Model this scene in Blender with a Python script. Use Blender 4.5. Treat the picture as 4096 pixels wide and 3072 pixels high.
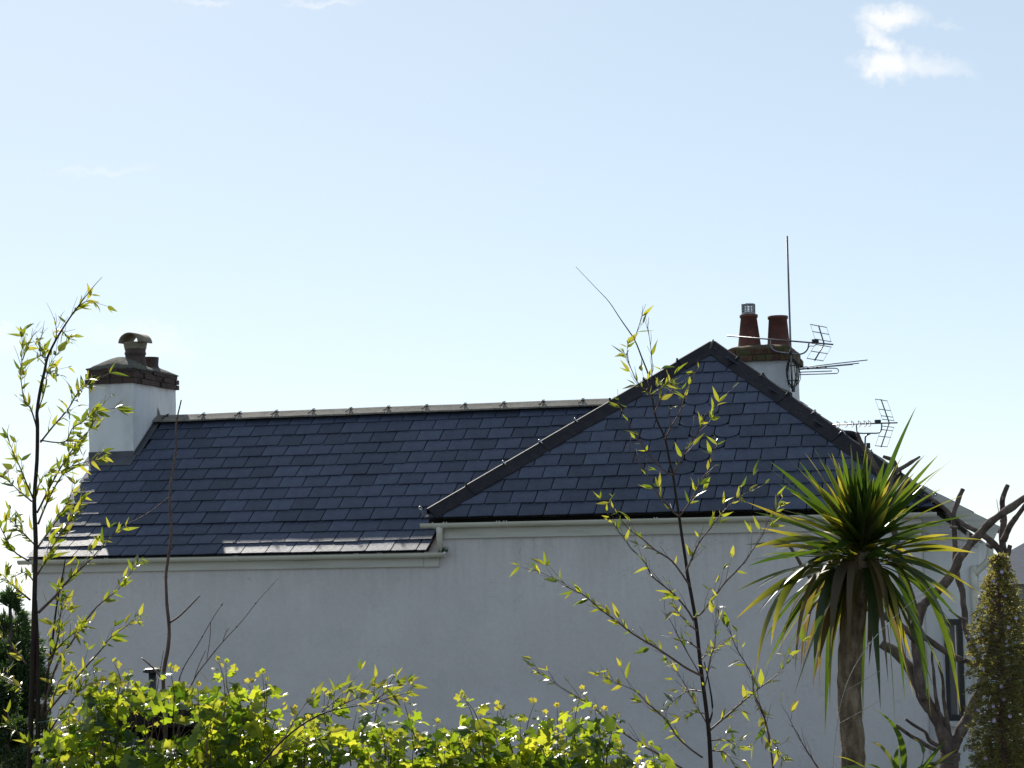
import bpy, bmesh, math, random
from math import sin, cos, tan, radians, pi, sqrt, atan2
from mathutils import Vector, Matrix, noise

S = bpy.context.scene
C = S.collection
for o in list(bpy.data.objects): bpy.data.objects.remove(o)
random.seed(7)

# ------------------------------------------------------------------ camera
HC = 3.3                       # eye height above the garden ground
FPX, PIT, ROL = 8000.0, .083, .0185
Rt0, Fw, Up0 = Vector((1, 0, 0)), Vector((0, cos(PIT), sin(PIT))), Vector((0, -sin(PIT), cos(PIT)))
Rt = Rt0*cos(ROL) - Up0*sin(ROL)
Up = Up0*cos(ROL) + Rt0*sin(ROL)
CAM = Vector((0, 0, HC))
cd = bpy.data.cameras.new('camera'); cam = bpy.data.objects.new('camera', cd); C.objects.link(cam)
cd.sensor_width = 36; cd.lens = 36*FPX/4096; cd.clip_start = .1; cd.clip_end = 4000
M = Matrix((Rt, Up, -Fw)).transposed().to_4x4(); M.translation = CAM
cam.matrix_world = M
S.camera = cam

def at(px, py, d):             # point d metres ahead, seen at a photograph position
    return CAM + (Fw + Rt*((px-2048)/FPX) - Up*((py-1536)/FPX))*d

# ------------------------------------------------------------------ light
SUN_AZ, SUN_EL = radians(-17.6), radians(31.75)   # azimuth from +Y towards +X
SKY_STR, SUN_STR, EXPO = .10, 4.9, .44
SKY_GAM, SKY_TINT = .40, (5.95, 6.25, 6.15)
sv = Vector((sin(SUN_AZ)*cos(SUN_EL), cos(SUN_AZ)*cos(SUN_EL), sin(SUN_EL)))
sl = bpy.data.lights.new('sun', 'SUN'); sl.energy = SUN_STR; sl.angle = radians(.53); sl.color = (1, .95, .86)
so = bpy.data.objects.new('sun', sl); C.objects.link(so)
so.rotation_euler = sv.to_track_quat('Z', 'Y').to_euler(); so.location = (0, 0, 30)

W = bpy.data.worlds.new('World'); S.world = W; W.use_nodes = True
class NT:
    def __init__(s, t): s.t = t; t.nodes.clear()
    def n(s, typ, **k):
        x = s.t.nodes.new(typ)
        for a, v in k.items():
            if a == 'inp':
                for i, w in v.items():
                    if isinstance(w, bpy.types.NodeSocket): s.t.links.new(w, x.inputs[i])
                    else: x.inputs[i].default_value = w
            else: setattr(x, a, v)
        return x
    def m(s, op, a, b=None, c=None, clamp=False):
        x = s.t.nodes.new('ShaderNodeMath'); x.operation = op; x.use_clamp = clamp
        for i, w in enumerate((a, b, c)):
            if w is None: continue
            if isinstance(w, bpy.types.NodeSocket): s.t.links.new(w, x.inputs[i])
            else: x.inputs[i].default_value = w
        return x.outputs[0]
    def vm(s, op, a, b=None):
        x = s.t.nodes.new('ShaderNodeVectorMath'); x.operation = op
        for i, w in enumerate((a, b)):
            if w is None: continue
            if isinstance(w, bpy.types.NodeSocket): s.t.links.new(w, x.inputs[i])
            else: x.inputs[i].default_value = w
        return x
    def mix(s, f, a, b, mode='MIX'):
        x = s.t.nodes.new('ShaderNodeMix'); x.data_type = 'RGBA'; x.blend_type = mode
        for i, w in ((0, f), (6, a), (7, b)):
            if isinstance(w, bpy.types.NodeSocket): s.t.links.new(w, x.inputs[i])
            else: x.inputs[i].default_value = (*w, 1) if isinstance(w, tuple) and len(w) == 3 else w
        return x.outputs[2]
    def ramp(s, f, stops):
        x = s.t.nodes.new('ShaderNodeValToRGB'); e = x.color_ramp.elements
        while len(e) < len(stops): e.new(.5)
        for i, (p, c) in enumerate(stops): e[i].position = p; e[i].color = (*c, 1) if len(c) == 3 else c
        s.t.links.new(f, x.inputs[0]); return x.outputs[0]
    def link(s, a, b): s.t.links.new(a, b)

w = NT(W.node_tree)
tcd = w.n('ShaderNodeTexCoord').outputs['Generated']
sep = w.n('ShaderNodeSeparateXYZ', inp={0: tcd})
skv = w.n('ShaderNodeCombineXYZ', inp={0: sep.outputs[0], 1: sep.outputs[1], 2: w.m('MAXIMUM', sep.outputs[2], .012)}).outputs[0]
sky = w.n('ShaderNodeTexSky', sky_type='NISHITA', sun_disc=False, sun_elevation=SUN_EL, sun_rotation=SUN_AZ,
          altitude=0, air_density=.6, dust_density=.15, ozone_density=4.0, inp={0: skv})
tc = w.n('ShaderNodeTexCoord').outputs['Generated']
# clouds: fixed directions in the sky, torn up with noise
def dirn(px, py): return (Fw + Rt*((px-2048)/FPX) - Up*((py-1536)/FPX)).normalized()
ns = w.n('ShaderNodeTexNoise', noise_dimensions='3D', inp={'Vector': tc, 'Scale': 55.0, 'Detail': 6.0, 'Roughness': .6})
nf = w.n('ShaderNodeTexNoise', noise_dimensions='3D', inp={'Vector': tc, 'Scale': 140.0, 'Detail': 5.0, 'Roughness': .62})
wob = w.vm('SUBTRACT', ns.outputs['Color'], (.5, .5, .5)).outputs[0]
wob2 = w.vm('SUBTRACT', nf.outputs['Color'], (.5, .5, .5)).outputs[0]
def warped(amt, amt2):
    a = w.vm('SCALE', wob); a.inputs['Scale'].default_value = amt
    b = w.vm('SCALE', wob2); b.inputs['Scale'].default_value = amt2
    return w.vm('ADD', w.vm('ADD', tc, a.outputs[0]).outputs[0], b.outputs[0]).outputs[0]
dw, dl = warped(.016, .011), warped(.03, .012)
def puff(dv, px, py, rx, ry, ang, gain, hard):
    c = dirn(px, py); e1 = (Rt*cos(ang) - Up*sin(ang)); e1 = (e1 - c*e1.dot(c)).normalized(); e2 = c.cross(e1)
    q = w.vm('SUBTRACT', dv, tuple(c)).outputs[0]
    a = w.m('DIVIDE', w.vm('DOT_PRODUCT', q, tuple(e1)).outputs['Value'], rx/FPX)
    b = w.m('DIVIDE', w.vm('DOT_PRODUCT', q, tuple(e2)).outputs['Value'], ry/FPX)
    r2 = w.m('ADD', w.m('MULTIPLY', a, a), w.m('MULTIPLY', b, b))
    return w.m('MULTIPLY', w.m('POWER', w.m('SUBTRACT', 1.0, r2, clamp=True), hard), gain)
cl = None
for args in ((dw, 3555, 62, 175, 70, 0, 1.05, 1.8), (dw, 3520, 160, 150, 55, .85, .95, 1.8), (dw, 3545, 262, 155, 82, .1, 1.25, 1.7),
             (dw, 3680, 255, 240, 75, .05, .6, 1.7), (dw, 3815, 285, 130, 40, .35, .3, 1.6), (dw, 3775, 95, 90, 26, .2, .2, 1.4),
             (dl, 560, 1360, 290, 100, .15, .5, 1.4), (dl, 30, 1365, 150, 55, 0, .5, 1.4),
             (dw, 400, 688, 270, 24, -.04, .3, 1.6), (dw, 820, 6, 150, 22, 0, .35, 1.6), (dw, 1280, 8, 190, 24, .02, .4, 1.6)):
    p = puff(*args); cl = p if cl is None else w.m('MAXIMUM', cl, p)
cl = w.m('MULTIPLY', cl, w.m('ADD', .35, w.m('MULTIPLY', nf.outputs['Fac'], 1.3)), clamp=True)
gm = w.n('ShaderNodeGamma', inp={0: w.mix(1.0, sky.outputs[0], (.2, .2, .2), 'MULTIPLY'), 1: SKY_GAM})
hs = w.n('ShaderNodeHueSaturation', inp={'Saturation': .88, 'Value': 1.0, 'Color': w.mix(1.0, gm.outputs[0], SKY_TINT, 'MULTIPLY')})
skc = w.mix(cl, hs.outputs[0], (7.3, 7.45, 7.6))
bg = w.n('ShaderNodeBackground', inp={'Color': skc, 'Strength': SKY_STR})
wo = w.n('ShaderNodeOutputWorld'); w.link(bg.outputs[0], wo.inputs[0])

vs = S.view_settings; vs.view_transform = 'Standard'; vs.look = 'None'; vs.exposure = EXPO; vs.gamma = 1; vs.use_curve_mapping = False
S.render.engine = 'CYCLES'; S.cycles.max_bounces = 8; S.cycles.transparent_max_bounces = 8

# ------------------------------------------------------------------ materials
MATS = {}
def newmat(name):
    m = bpy.data.materials.new(name); m.use_nodes = True; MATS[name] = m
    return m, NT(m.node_tree)
def rnd_node(t):
    oi = t.n('ShaderNodeObjectInfo').outputs['Random']
    ge = t.n('ShaderNodeNewGeometry').outputs['Random Per Island']
    return t.m('FRACT', t.m('ADD', oi, ge))
def solid(name, cols, scale=6, rough=.6, bump=.2, bscale=60, metal=0, spec=.5, detail=6, var=.0, rvar=.0, streak=None, bdist=.01):
    """noise between the stop colours, fine bump, optional per-object variation and vertical streaks"""
    m, t = newmat(name)
    co = t.n('ShaderNodeTexCoord').outputs['Object']
    mp = t.n('ShaderNodeMapping', inp={0: co})
    if streak: mp.inputs['Scale'].default_value = streak
    n1 = t.n('ShaderNodeTexNoise', inp={'Vector': mp.outputs[0], 'Scale': scale, 'Detail': detail, 'Roughness': .62}).outputs['Fac']
    k = len(cols)
    c = t.ramp(n1, [(.3 + .4*i/(max(1, k-1)), cc) for i, cc in enumerate(cols)])
    if var:
        r = rnd_node(t)
        c = t.mix(1.0, c, t.n('ShaderNodeCombineColor', inp={i: t.m('ADD', 1-var, t.m('MULTIPLY', r, 2*var)) for i in range(3)}).outputs[0], 'MULTIPLY')
    n2 = t.n('ShaderNodeTexNoise', inp={'Vector': co, 'Scale': bscale, 'Detail': 5.0, 'Roughness': .65}).outputs['Fac']
    bp = t.n('ShaderNodeBump', inp={'Strength': bump, 'Distance': bdist, 'Height': n2})
    ro = t.m('ADD', rough - rvar/2, t.m('MULTIPLY', n2, rvar), clamp=True)
    b = t.n('ShaderNodeBsdfPrincipled', inp={'Base Color': c, 'Roughness': ro, 'Metallic': metal, 'Specular IOR Level': spec, 'Normal': bp.outputs[0]})
    t.link(b.outputs[0], t.n('ShaderNodeOutputMaterial').inputs[0])
    return m
def leafmat(name, front, back_t, tip=None, rough=.32, trans=.5, var=.35, spec=.5, tl=.25):
    """glossy leaf that lets the sun through"""
    m, t = newmat(name)
    r = rnd_node(t)
    co = t.n('ShaderNodeTexCoord').outputs['Object']
    nz = t.n('ShaderNodeTexNoise', inp={'Vector': co, 'Scale': 18.0, 'Detail': 4.0}).outputs['Fac']
    f = t.m('ADD', t.m('MULTIPLY', r, .75), t.m('MULTIPLY', nz, .25))
    k = len(front)
    cf = t.ramp(f, [(.1 + .8*i/(k-1), c) for i, c in enumerate(front)])
    ct = t.ramp(f, [(.1 + .8*i/(k-1), c) for i, c in enumerate(back_t)])
    if tip is not None:
        at_ = t.n('ShaderNodeAttribute', attribute_name='tip').outputs['Fac']
        tf = t.m('MULTIPLY', t.m('SUBTRACT', at_, t.m('SUBTRACT', .98, t.m('MULTIPLY', t.m('MULTIPLY', r, r), tl))), 4.0, clamp=True)
        cf = t.mix(tf, cf, tip); ct = t.mix(tf, ct, tuple(min(1, x*1.5) for x in tip))
    bp = t.n('ShaderNodeBump', inp={'Strength': .15, 'Distance': .004, 'Height': nz})
    b = t.n('ShaderNodeBsdfPrincipled', inp={'Base Color': cf, 'Roughness': rough, 'Specular IOR Level': spec, 'Normal': bp.outputs[0]})
    tr = t.n('ShaderNodeBsdfTranslucent', inp={'Color': ct})
    mx = t.n('ShaderNodeMixShader', inp={0: trans, 1: b.outputs[0], 2: tr.outputs[0]})
    t.link(mx.outputs[0], t.n('ShaderNodeOutputMaterial').inputs[0])
    return m

def wallmat():
    m = solid('render_white', [(.575, .525, .515), (.63, .575, .565), (.675, .62, .605)], scale=.9, rough=.85, bump=.4, bscale=110, bdist=.006, spec=.25)
    t = NT.__new__(NT); t.t = m.node_tree
    bs = [n for n in t.t.nodes if n.type == 'BSDF_PRINCIPLED'][0]
    src = bs.inputs['Base Color'].links[0].from_socket
    co = t.n('ShaderNodeTexCoord').outputs['Object']; sp = t.n('ShaderNodeSeparateXYZ', inp={0: co})
    # run-off below the eaves, denser where the noise says
    zrel = t.m('SUBTRACT', HC+.16, sp.outputs[2])
    mp = t.n('ShaderNodeMapping', inp={0: co, 'Scale': (7.0, 7.0, .5)})
    n1 = t.n('ShaderNodeTexNoise', inp={'Vector': mp.outputs[0], 'Scale': 1.6, 'Detail': 5.0, 'Roughness': .7}).outputs['Fac']
    fall = t.m('POWER', t.m('SUBTRACT', 1.0, t.m('DIVIDE', zrel, 1.5), clamp=True), 2.2)
    st = t.m('MULTIPLY', t.m('MULTIPLY', t.m('SUBTRACT', n1, .42, clamp=True), 3.0), fall, clamp=True)
    c = t.mix(t.m('MULTIPLY', st, .55), src, (.33, .33, .26))
    # broad patches of repainting and thin cracks
    n2 = t.n('ShaderNodeTexNoise', inp={'Vector': co, 'Scale': .55, 'Detail': 3.0, 'Distortion': 1.2}).outputs['Fac']
    c = t.mix(t.m('MULTIPLY', t.m('GREATER_THAN', n2, .56), .10), c, (.42, .42, .42))
    wv = t.n('ShaderNodeTexNoise', inp={'Vector': co, 'Scale': 1.1, 'Detail': 7.0, 'Roughness': .6}).outputs['Fac']
    cr = t.m('LESS_THAN', t.m('ABSOLUTE', t.m('SUBTRACT', wv, .5)), .0016)
    gate = t.m('GREATER_THAN', t.n('ShaderNodeTexNoise', inp={'Vector': co, 'Scale': .8, 'Detail': 1.0}).outputs['Fac'], .56)
    c = t.mix(t.m('MULTIPLY', t.m('MULTIPLY', cr, gate), .4), c, (.2, .2, .2))
    n4 = t.n('ShaderNodeTexNoise', inp={'Vector': co, 'Scale': 26.0, 'Detail': 4.0, 'Roughness': .8}).outputs['Fac']
    c = t.mix(.12, c, t.ramp(n4, [(.3, (.25, .25, .25)), (.7, (.85, .85, .85))]))
    t.link(c, bs.inputs['Base Color'])
wallmat()
solid('render_chimney', [(.56, .55, .54), (.72, .71, .7), (.78, .77, .76)], scale=3.0, rough=.85, bump=.4, bscale=60, streak=(1, 1, .35), spec=.25)
solid('slate', [(.028, .036, .06), (.043, .053, .084), (.06, .071, .106)], scale=5, rough=.64, bump=.7, bscale=26, var=.28, rvar=.25, bdist=.004, spec=.4)
solid('roof_felt', [(.02, .02, .02), (.03, .03, .03)], rough=.9)
solid('ridge_clay', [(.13, .115, .095), (.19, .168, .14), (.25, .222, .19)], scale=9, rough=.85, spec=.2, bump=.5, bscale=50, var=.12)
solid('hip_clay', [(.008, .007, .01), (.014, .012, .015), (.024, .02, .021)], scale=9, rough=.7, spec=.3, bump=.5, bscale=50, var=.12)
solid('pvc_cream', [(.46, .43, .34), (.6, .57, .48), (.66, .63, .55)], scale=2.2, rough=.45, bump=.05, streak=(.4, 1, 3))
solid('fascia_paint', [(.4, .375, .31), (.53, .505, .45), (.58, .555, .5)], scale=2.0, rough=.6, bump=.1, streak=(.5, 1, 4))
solid('lead', [(.05, .052, .06), (.09, .09, .1)], rough=.55, bump=.3)
solid('brick_dark', [(.03, .024, .02), (.07, .03, .024), (.05, .042, .034), (.11, .05, .038)], scale=14, rough=.9, bump=.6, bscale=70, var=.3)
solid('mortar', [(.045, .043, .038), (.09, .085, .075), (.11, .1, .07), (.2, .19, .165)], scale=16, rough=.95, bump=.9, bscale=45, bdist=.02)
solid('mossy_brick', [(.07, .03, .02), (.11, .05, .03), (.085, .085, .03), (.13, .06, .04)], scale=9, rough=.95, bump=.8, bscale=50, var=.2)
solid('terracotta', [(.075, .026, .02), (.115, .038, .027), (.145, .052, .036)], scale=8, rough=.8, bump=.3, bscale=60)
solid('sooty_clay', [(.04, .03, .028), (.075, .05, .04), (.1, .06, .045)], scale=10, rough=.85, bump=.4, bscale=60)
solid('buff_clay', [(.13, .11, .07), (.19, .16, .105), (.24, .2, .14)], scale=10, rough=.75, bump=.3, bscale=60)
solid('galvanised', [(.16, .16, .17), (.25, .25, .26), (.32, .32, .33)], scale=20, rough=.5, bump=.1, metal=.7)
solid('aerial_metal', [(.12, .1, .1), (.2, .18, .18)], scale=20, rough=.45, metal=.6, bump=.1)
solid('black_plastic', [(.012, .012, .013), (.03, .03, .03)], rough=.5, bump=.1)
solid('clip_metal', [(.02, .025, .025), (.04, .045, .045)], rough=.7, spec=.2, bump=.2)
solid('shiny_clip', [(.5, .5, .5), (.6, .6, .6)], rough=.18, metal=1.0, bump=.02)
solid('grass', [(.05, .055, .03), (.075, .078, .045), (.09, .09, .06)], scale=3, rough=.9, bump=.6, bscale=40)
solid('bark_grey', [(.04, .028, .023), (.105, .075, .06), (.2, .155, .128)], scale=12, rough=.9, bump=.9, bscale=40, streak=(1, 1, .5), bdist=.02)
solid('bark_palm', [(.06, .04, .026), (.18, .128, .085), (.33, .25, .18)], scale=20, rough=.95, bump=1, bscale=45, streak=(1, 1, .35), bdist=.02)
solid('culm', [(.014, .01, .009), (.026, .016, .013), (.04, .024, .018)], scale=8, rough=.6, spec=.2, bump=.1, var=.25)
solid('twig_brown', [(.05, .025, .018), (.09, .045, .032), (.14, .08, .06)], scale=10, rough=.6, bump=.2, var=.2)
solid('dry_straw', [(.3, .28, .24), (.42, .4, .35)], rough=.6, bump=.1)
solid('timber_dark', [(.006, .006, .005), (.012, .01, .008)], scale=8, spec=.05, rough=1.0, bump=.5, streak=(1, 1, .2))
solid('concrete_grey', [(.2, .2, .2), (.28, .28, .27)], scale=4, rough=.9)
solid('window_black', [(.012, .012, .013), (.02, .02, .021)], rough=.35, bump=.02)
solid('green_wire', [(.02, .09, .07), (.03, .12, .1)], rough=.5, bump=.05)
solid('flower_lilac', [(.45, .38, .6), (.6, .52, .72)], rough=.6, bump=.1)
m, t = newmat('glass')
b = t.n('ShaderNodeBsdfPrincipled', inp={'Base Color': (.09, .1, .12, 1), 'Roughness': .06, 'Specular IOR Level': .8})
t.link(b.outputs[0], t.n('ShaderNodeOutputMaterial').inputs[0])
leafmat('vine_leaf', [(.02, .05, .01), (.04, .085, .015), (.07, .12, .02)], [(.05, .12, .008), (.38, .5, .02), (.74, .72, .045)], tip=None, rough=.3, trans=.57)
leafmat('vine_young', [(.09, .12, .025), (.15, .14, .03)], [(.42, .5, .04), (.62, .5, .06)], rough=.35, trans=.55)
leafmat('vine_shade', [(.012, .03, .008), (.025, .055, .012)], [(.03, .09, .006), (.08, .17, .01)], rough=.35, trans=.35)  # darker leaf colour, painted to stand in for shade inside the vine
leafmat('bamboo_leaf', [(.04, .065, .012), (.075, .10, .018), (.11, .12, .025)], [(.12, .2, .012), (.4, .44, .03), (.66, .58, .06)], tip=(.22, .10, .03), rough=.33, trans=.5, tl=.2)
leafmat('cordyline_leaf', [(.014, .03, .01), (.028, .046, .013), (.05, .058, .016)], [(.05, .11, .01), (.14, .21, .014), (.36, .33, .02)], tl=.5, tip=(.36, .29, .03), rough=.35, trans=.45)
leafmat('cordyline_dead', [(.06, .042, .024), (.12, .08, .035)], [(.16, .11, .04), (.34, .25, .05)], tip=(.12, .06, .03), rough=.55, trans=.35)
leafmat('echium_leaf', [(.03, .04, .018), (.06, .065, .025), (.08, .055, .035)], [(.24, .27, .05), (.46, .42, .08), (.38, .26, .1)], rough=.5, trans=.5)
leafmat('shrub_leaf', [(.02, .038, .012), (.04, .066, .02)], [(.06, .13, .012), (.14, .23, .03)], rough=.3, trans=.3)
leafmat('conifer_leaf', [(.022, .045, .016), (.045, .075, .03)], [(.06, .14, .025), (.13, .21, .05)], rough=.55, trans=.35)

# ------------------------------------------------------------------ helpers
def mesh_obj(name, verts, faces, mat, parent=None, smooth=False, loc=None):
    me = bpy.data.meshes.new(name); me.from_pydata([tuple(v) for v in verts], [], faces); me.update()
    if mat: me.materials.append(MATS[mat])
    if smooth:
        for p in me.polygons: p.use_smooth = True
    o = bpy.data.objects.new(name, me); C.objects.link(o)
    if parent: o.parent = parent
    if loc is not None: o.location = loc
    return o
def inst(name, me, M4, parent):
    o = bpy.data.objects.new(name, me); C.objects.link(o)
    o.parent = parent; o.matrix_basis = M4
    return o
def thing(name, label, cat, loc=(0, 0, 0), rz=0, group=None):
    o = bpy.data.objects.new(name, None); C.objects.link(o); o.empty_display_size = .2
    o.location = loc; o.rotation_euler = (0, 0, rz); o['label'] = label; o['category'] = cat
    if group: o['group'] = group
    return o
class MB:
    def __init__(s): s.v = []; s.f = []
    def add(s, vs_, fs):
        k = len(s.v); s.v += [Vector(v) for v in vs_]; s.f += [tuple(i+k for i in f) for f in fs]; return s
    def box(s, a, b):
        (x0, y0, z0), (x1, y1, z1) = a, b
        return s.add([(x0,y0,z0),(x1,y0,z0),(x1,y1,z0),(x0,y1,z0),(x0,y0,z1),(x1,y0,z1),(x1,y1,z1),(x0,y1,z1)],
                     [(3,2,1,0),(4,5,6,7),(0,1,5,4),(1,2,6,5),(2,3,7,6),(3,0,4,7)])
    def extr(s, prof, P0, P1, X, Y, closed=True):
        """2-D profile swept P0 -> P1, X and Y its axes"""
        n = len(prof)
        vs_ = [P0 + X*a + Y*b for a, b in prof] + [P1 + X*a + Y*b for a, b in prof]
        fs = [(i, (i+1) % n, n+(i+1) % n, n+i) for i in range(n if closed else n-1)]
        if closed: fs += [tuple(range(n))[::-1], tuple(range(n, 2*n))]
        return s.add(vs_, fs)
    def tube(s, pts, rad, sides=6, cap=True):
        pts = [Vector(p) for p in pts]; n = len(pts)
        if not hasattr(rad, '__len__'): rad = [rad]*n
        up = Vector((.13, .31, .94)); rings = []
        for i, p in enumerate(pts):
            d = (pts[min(i+1, n-1)] - pts[max(i-1, 0)])
            if d.length < 1e-9: d = Vector((0, 0, 1))
            d.normalize()
            x = up.cross(d)
            if x.length < .1: x = Vector((1, 0, 0)).cross(d)
            x.normalize(); y = d.cross(x)
            rings.append([p + (x*cos(2*pi*k/sides) + y*sin(2*pi*k/sides))*rad[i] for k in range(sides)])
        vs_ = [v for r in rings for v in r]
        fs = [(i*sides+k, i*sides+(k+1) % sides, (i+1)*sides+(k+1) % sides, (i+1)*sides+k) for i in range(n-1) for k in range(sides)]
        if cap: fs += [tuple(range(sides))[::-1], tuple(range((n-1)*sides, n*sides))]
        return s.add(vs_, fs)
    def lathe(s, prof, c, sides=20, cap=True):
        c = Vector(c); n = len(prof)
        vs_ = [c + Vector((r*cos(2*pi*k/sides), r*sin(2*pi*k/sides), z)) for r, z in prof for k in range(sides)]
        fs = [(i*sides+k, i*sides+(k+1) % sides, (i+1)*sides+(k+1) % sides, (i+1)*sides+k) for i in range(n-1) for k in range(sides)]
        if cap: fs += [tuple(range(sides))[::-1], tuple(range((n-1)*sides, n*sides))]
        return s.add(vs_, fs)
    def build(s, name, mat, parent=None, smooth=False): return mesh_obj(name, s.v, s.f, mat, parent, smooth)
V = Vector
def wob3(p, k, s=1.0): return noise.noise_vector(V(p)*k)*s
def smooth_line(pts, sub=4):
    """Catmull-Rom through the points"""
    pts = [V(p) for p in pts]; out = []
    for i in range(len(pts)-1):
        p0, p1, p2, p3 = pts[max(i-1, 0)], pts[i], pts[i+1], pts[min(i+2, len(pts)-1)]
        for k in range(sub):
            q = k/sub
            out.append(.5*((2*p1) + (p2-p0)*q + (2*p0-5*p1+4*p2-p3)*q*q + (3*p1-p0-3*p2+p3)*q**3))
    out.append(pts[-1]); return out

# ------------------------------------------------------------------ ground
g = MB(); N = 60
for i in range(N+1):
    for j in range(N+1):
        x, y = (i/N-.5)*2, (j/N-.5)*2
        yy = y*abs(y)*900+20; g.v.append(V((x*abs(x)*900, yy, -.055*max(0, yy-34))))
for i in range(N):
    for j in range(N): g.f.append((i*(N+1)+j, (i+1)*(N+1)+j, (i+1)*(N+1)+j+1, i*(N+1)+j+1))
gr = g.build('ground', 'grass'); gr['kind'] = 'structure'

# ------------------------------------------------------------------ the two adjoining houses (local x along the front, y into the house)
PSI = radians(14.5)
O = V((-0.939, 24.3, 0))
ZE = HC                         # camera level: heights below are measured from it
cottage = thing('gabled_cottage', 'low white rendered cottage with long slate roof and left gable chimney', 'house', O, -PSI)
house = thing('hipped_house', 'taller white rendered house with hipped slate roof beside the low cottage', 'house', O, -PSI)

TP = tan(radians(35.5))
EZ = .03
KV = .46                        # the roof kicks out over the lowest courses
def zc(v):                      # cottage front slope height
    k = -.04 + KV*TP
    return (EZ + (k-EZ)*v/KV if v < KV else -.04 + v*TP) + ZE
RV, RZ = 2.74, zc(2.74)
UL = -5.47                      # left verge
# walls
wb = MB()
zt = ZE - .02
wb.add([(UL+.05,.1,0),(-.03,.1,0),(-.03,5.38,0),(UL+.05,5.38,0),(UL+.05,.1,zt),(-.03,.1,zt),(-.03,5.38,zt),(UL+.05,5.38,zt),
        (UL+.05,2.74,RZ-.07),(-.03,2.74,RZ-.07)],
       [(0,1,5,4),(2,3,7,6),(3,0,4,8,7),(1,2,6,9,5),(4,5,9,8),(6,7,8,9)])
wb.build('wall', 'render_white', cottage)
# roof boarding
def uval(z): return -.12 if z < ZE+.43 else -.12 + (z-ZE-.43)/.7265
rb = MB()
prof = [(0, EZ+ZE), (KV, zc(KV)), (RV, RZ)]
th = .03
for (v0, z0), (v1, z1) in zip(prof[:-1], prof[1:]):
    rb.add([(UL, v0, z0-th), (uval(z0), v0, z0-th), (uval(z1), v1, z1-th), (UL, v1, z1-th)], [(0,1,2,3)])
rb.add([(UL, RV, RZ-th), (uval(RZ), RV, RZ-th), (uval(RZ), 5.48, EZ+ZE-th), (UL, 5.48, EZ+ZE-th)], [(0,1,2,3)])
rb.add([(UL, 0, EZ+ZE-th), (UL, KV, zc(KV)-th), (UL, RV, RZ-th), (UL, 5.48, EZ+ZE-th), (UL, 5.48, EZ+ZE-.12), (UL, RV, RZ-.14), (UL, 0, EZ+ZE-.12)], [(0,1,2,5,6),(2,3,4,5)])
croof = rb.build('roof', 'roof_felt', cottage)

# --- slates: polygons in the roof plane, clipped, given thickness
def clip(poly, a, b, c):        # keep a*s + b*t <= c
    out = []
    for i in range(len(poly)):
        p, q = poly[i], poly[(i+1) % len(poly)]
        dp, dq = a*p[0]+b*p[1]-c, a*q[0]+b*q[1]-c
        if dp <= 0: out.append(p)
        if (dp < 0) != (dq < 0) and abs(dp-dq) > 1e-9:
            k = dp/(dp-dq); out.append((p[0]+(q[0]-p[0])*k, p[1]+(q[1]-p[1])*k))
    return out
def slate_mesh(poly, th=.012):
    n = len(poly)
    me = bpy.data.meshes.new('slate')
    me.from_pydata([(x, y, th) for x, y in poly] + [(x, y, 0) for x, y in poly], [],
                   [tuple(range(n)), tuple(range(n, 2*n))[::-1]] + [(i, n+i, n+(i+1) % n, (i+1) % n) for i in range(n)])
    me.update(); me.materials.append(MATS['slate']); return me
rs = random.Random(3)
SH = {}
def slate_shape(wd, ht, kind):
    key = (round(wd, 3), round(ht, 3), kind)
    if key not in SH:
        h = wd/2
        if kind == 'round':
            pts = [(-h, ht)] + [(-h*cos(a), .11-.11*sin(a)) for a in [i*pi/10 for i in range(0, 11)]] + [(h, ht)]
        else:
            e = .006*(kind % 3)
            pts = [(-h, ht), (-h, .004*(kind % 2)), (-h+.02, -.003*(kind % 3)), (0, .002-e*.3), (h-.012-e, 0), (h, .005+e), (h, ht)]
        SH[key] = (slate_mesh(pts), pts)
    return SH[key]
def place_slate(parent, sx, t0, wd, ht, origin, S_, T_, N_, kind, clips=()):
    """origin + S*s + T*t is the roof plane"""
    me, pts = slate_shape(wd, ht, kind)
    jr = rs.gauss(0, .006)
    loc = origin + S_*sx + T_*(t0 + rs.uniform(-.006, .006) - (.02 if rs.random() < .015 else 0)) + N_*(.013+rs.uniform(0, .004))
    tilt = .017/ht + rs.gauss(0, .004)
    Y = (T_ - N_*tilt).normalized(); X = (S_ + N_*rs.gauss(0, .006) + T_*jr).normalized(); Z = X.cross(Y).normalized(); Y = Z.cross(X)
    if clips:
        p2 = [(x+sx, y+t0) for x, y in pts]; full = list(p2)
        for cc in clips: p2 = clip(p2, *cc) if len(p2) > 2 else p2
        if len(p2) < 3: return None
        ar = abs(sum(p2[i][0]*p2[(i+1) % len(p2)][1] - p2[(i+1) % len(p2)][0]*p2[i][1] for i in range(len(p2))))/2
        if ar < .006: return None
        if len(p2) != len(full) or any(abs(a[0]-b[0])+abs(a[1]-b[1]) > 1e-6 for a, b in zip(p2, full)):
            me = slate_mesh([(x-sx, y-t0) for x, y in p2])
    M4 = Matrix((X, Y, Z)).transposed().to_4x4(); M4.translation = loc
    return inst('slate', me, M4, parent)

X1 = V((1, 0, 0))
CW, GAP, EXPS = .326, .013, .259
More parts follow.
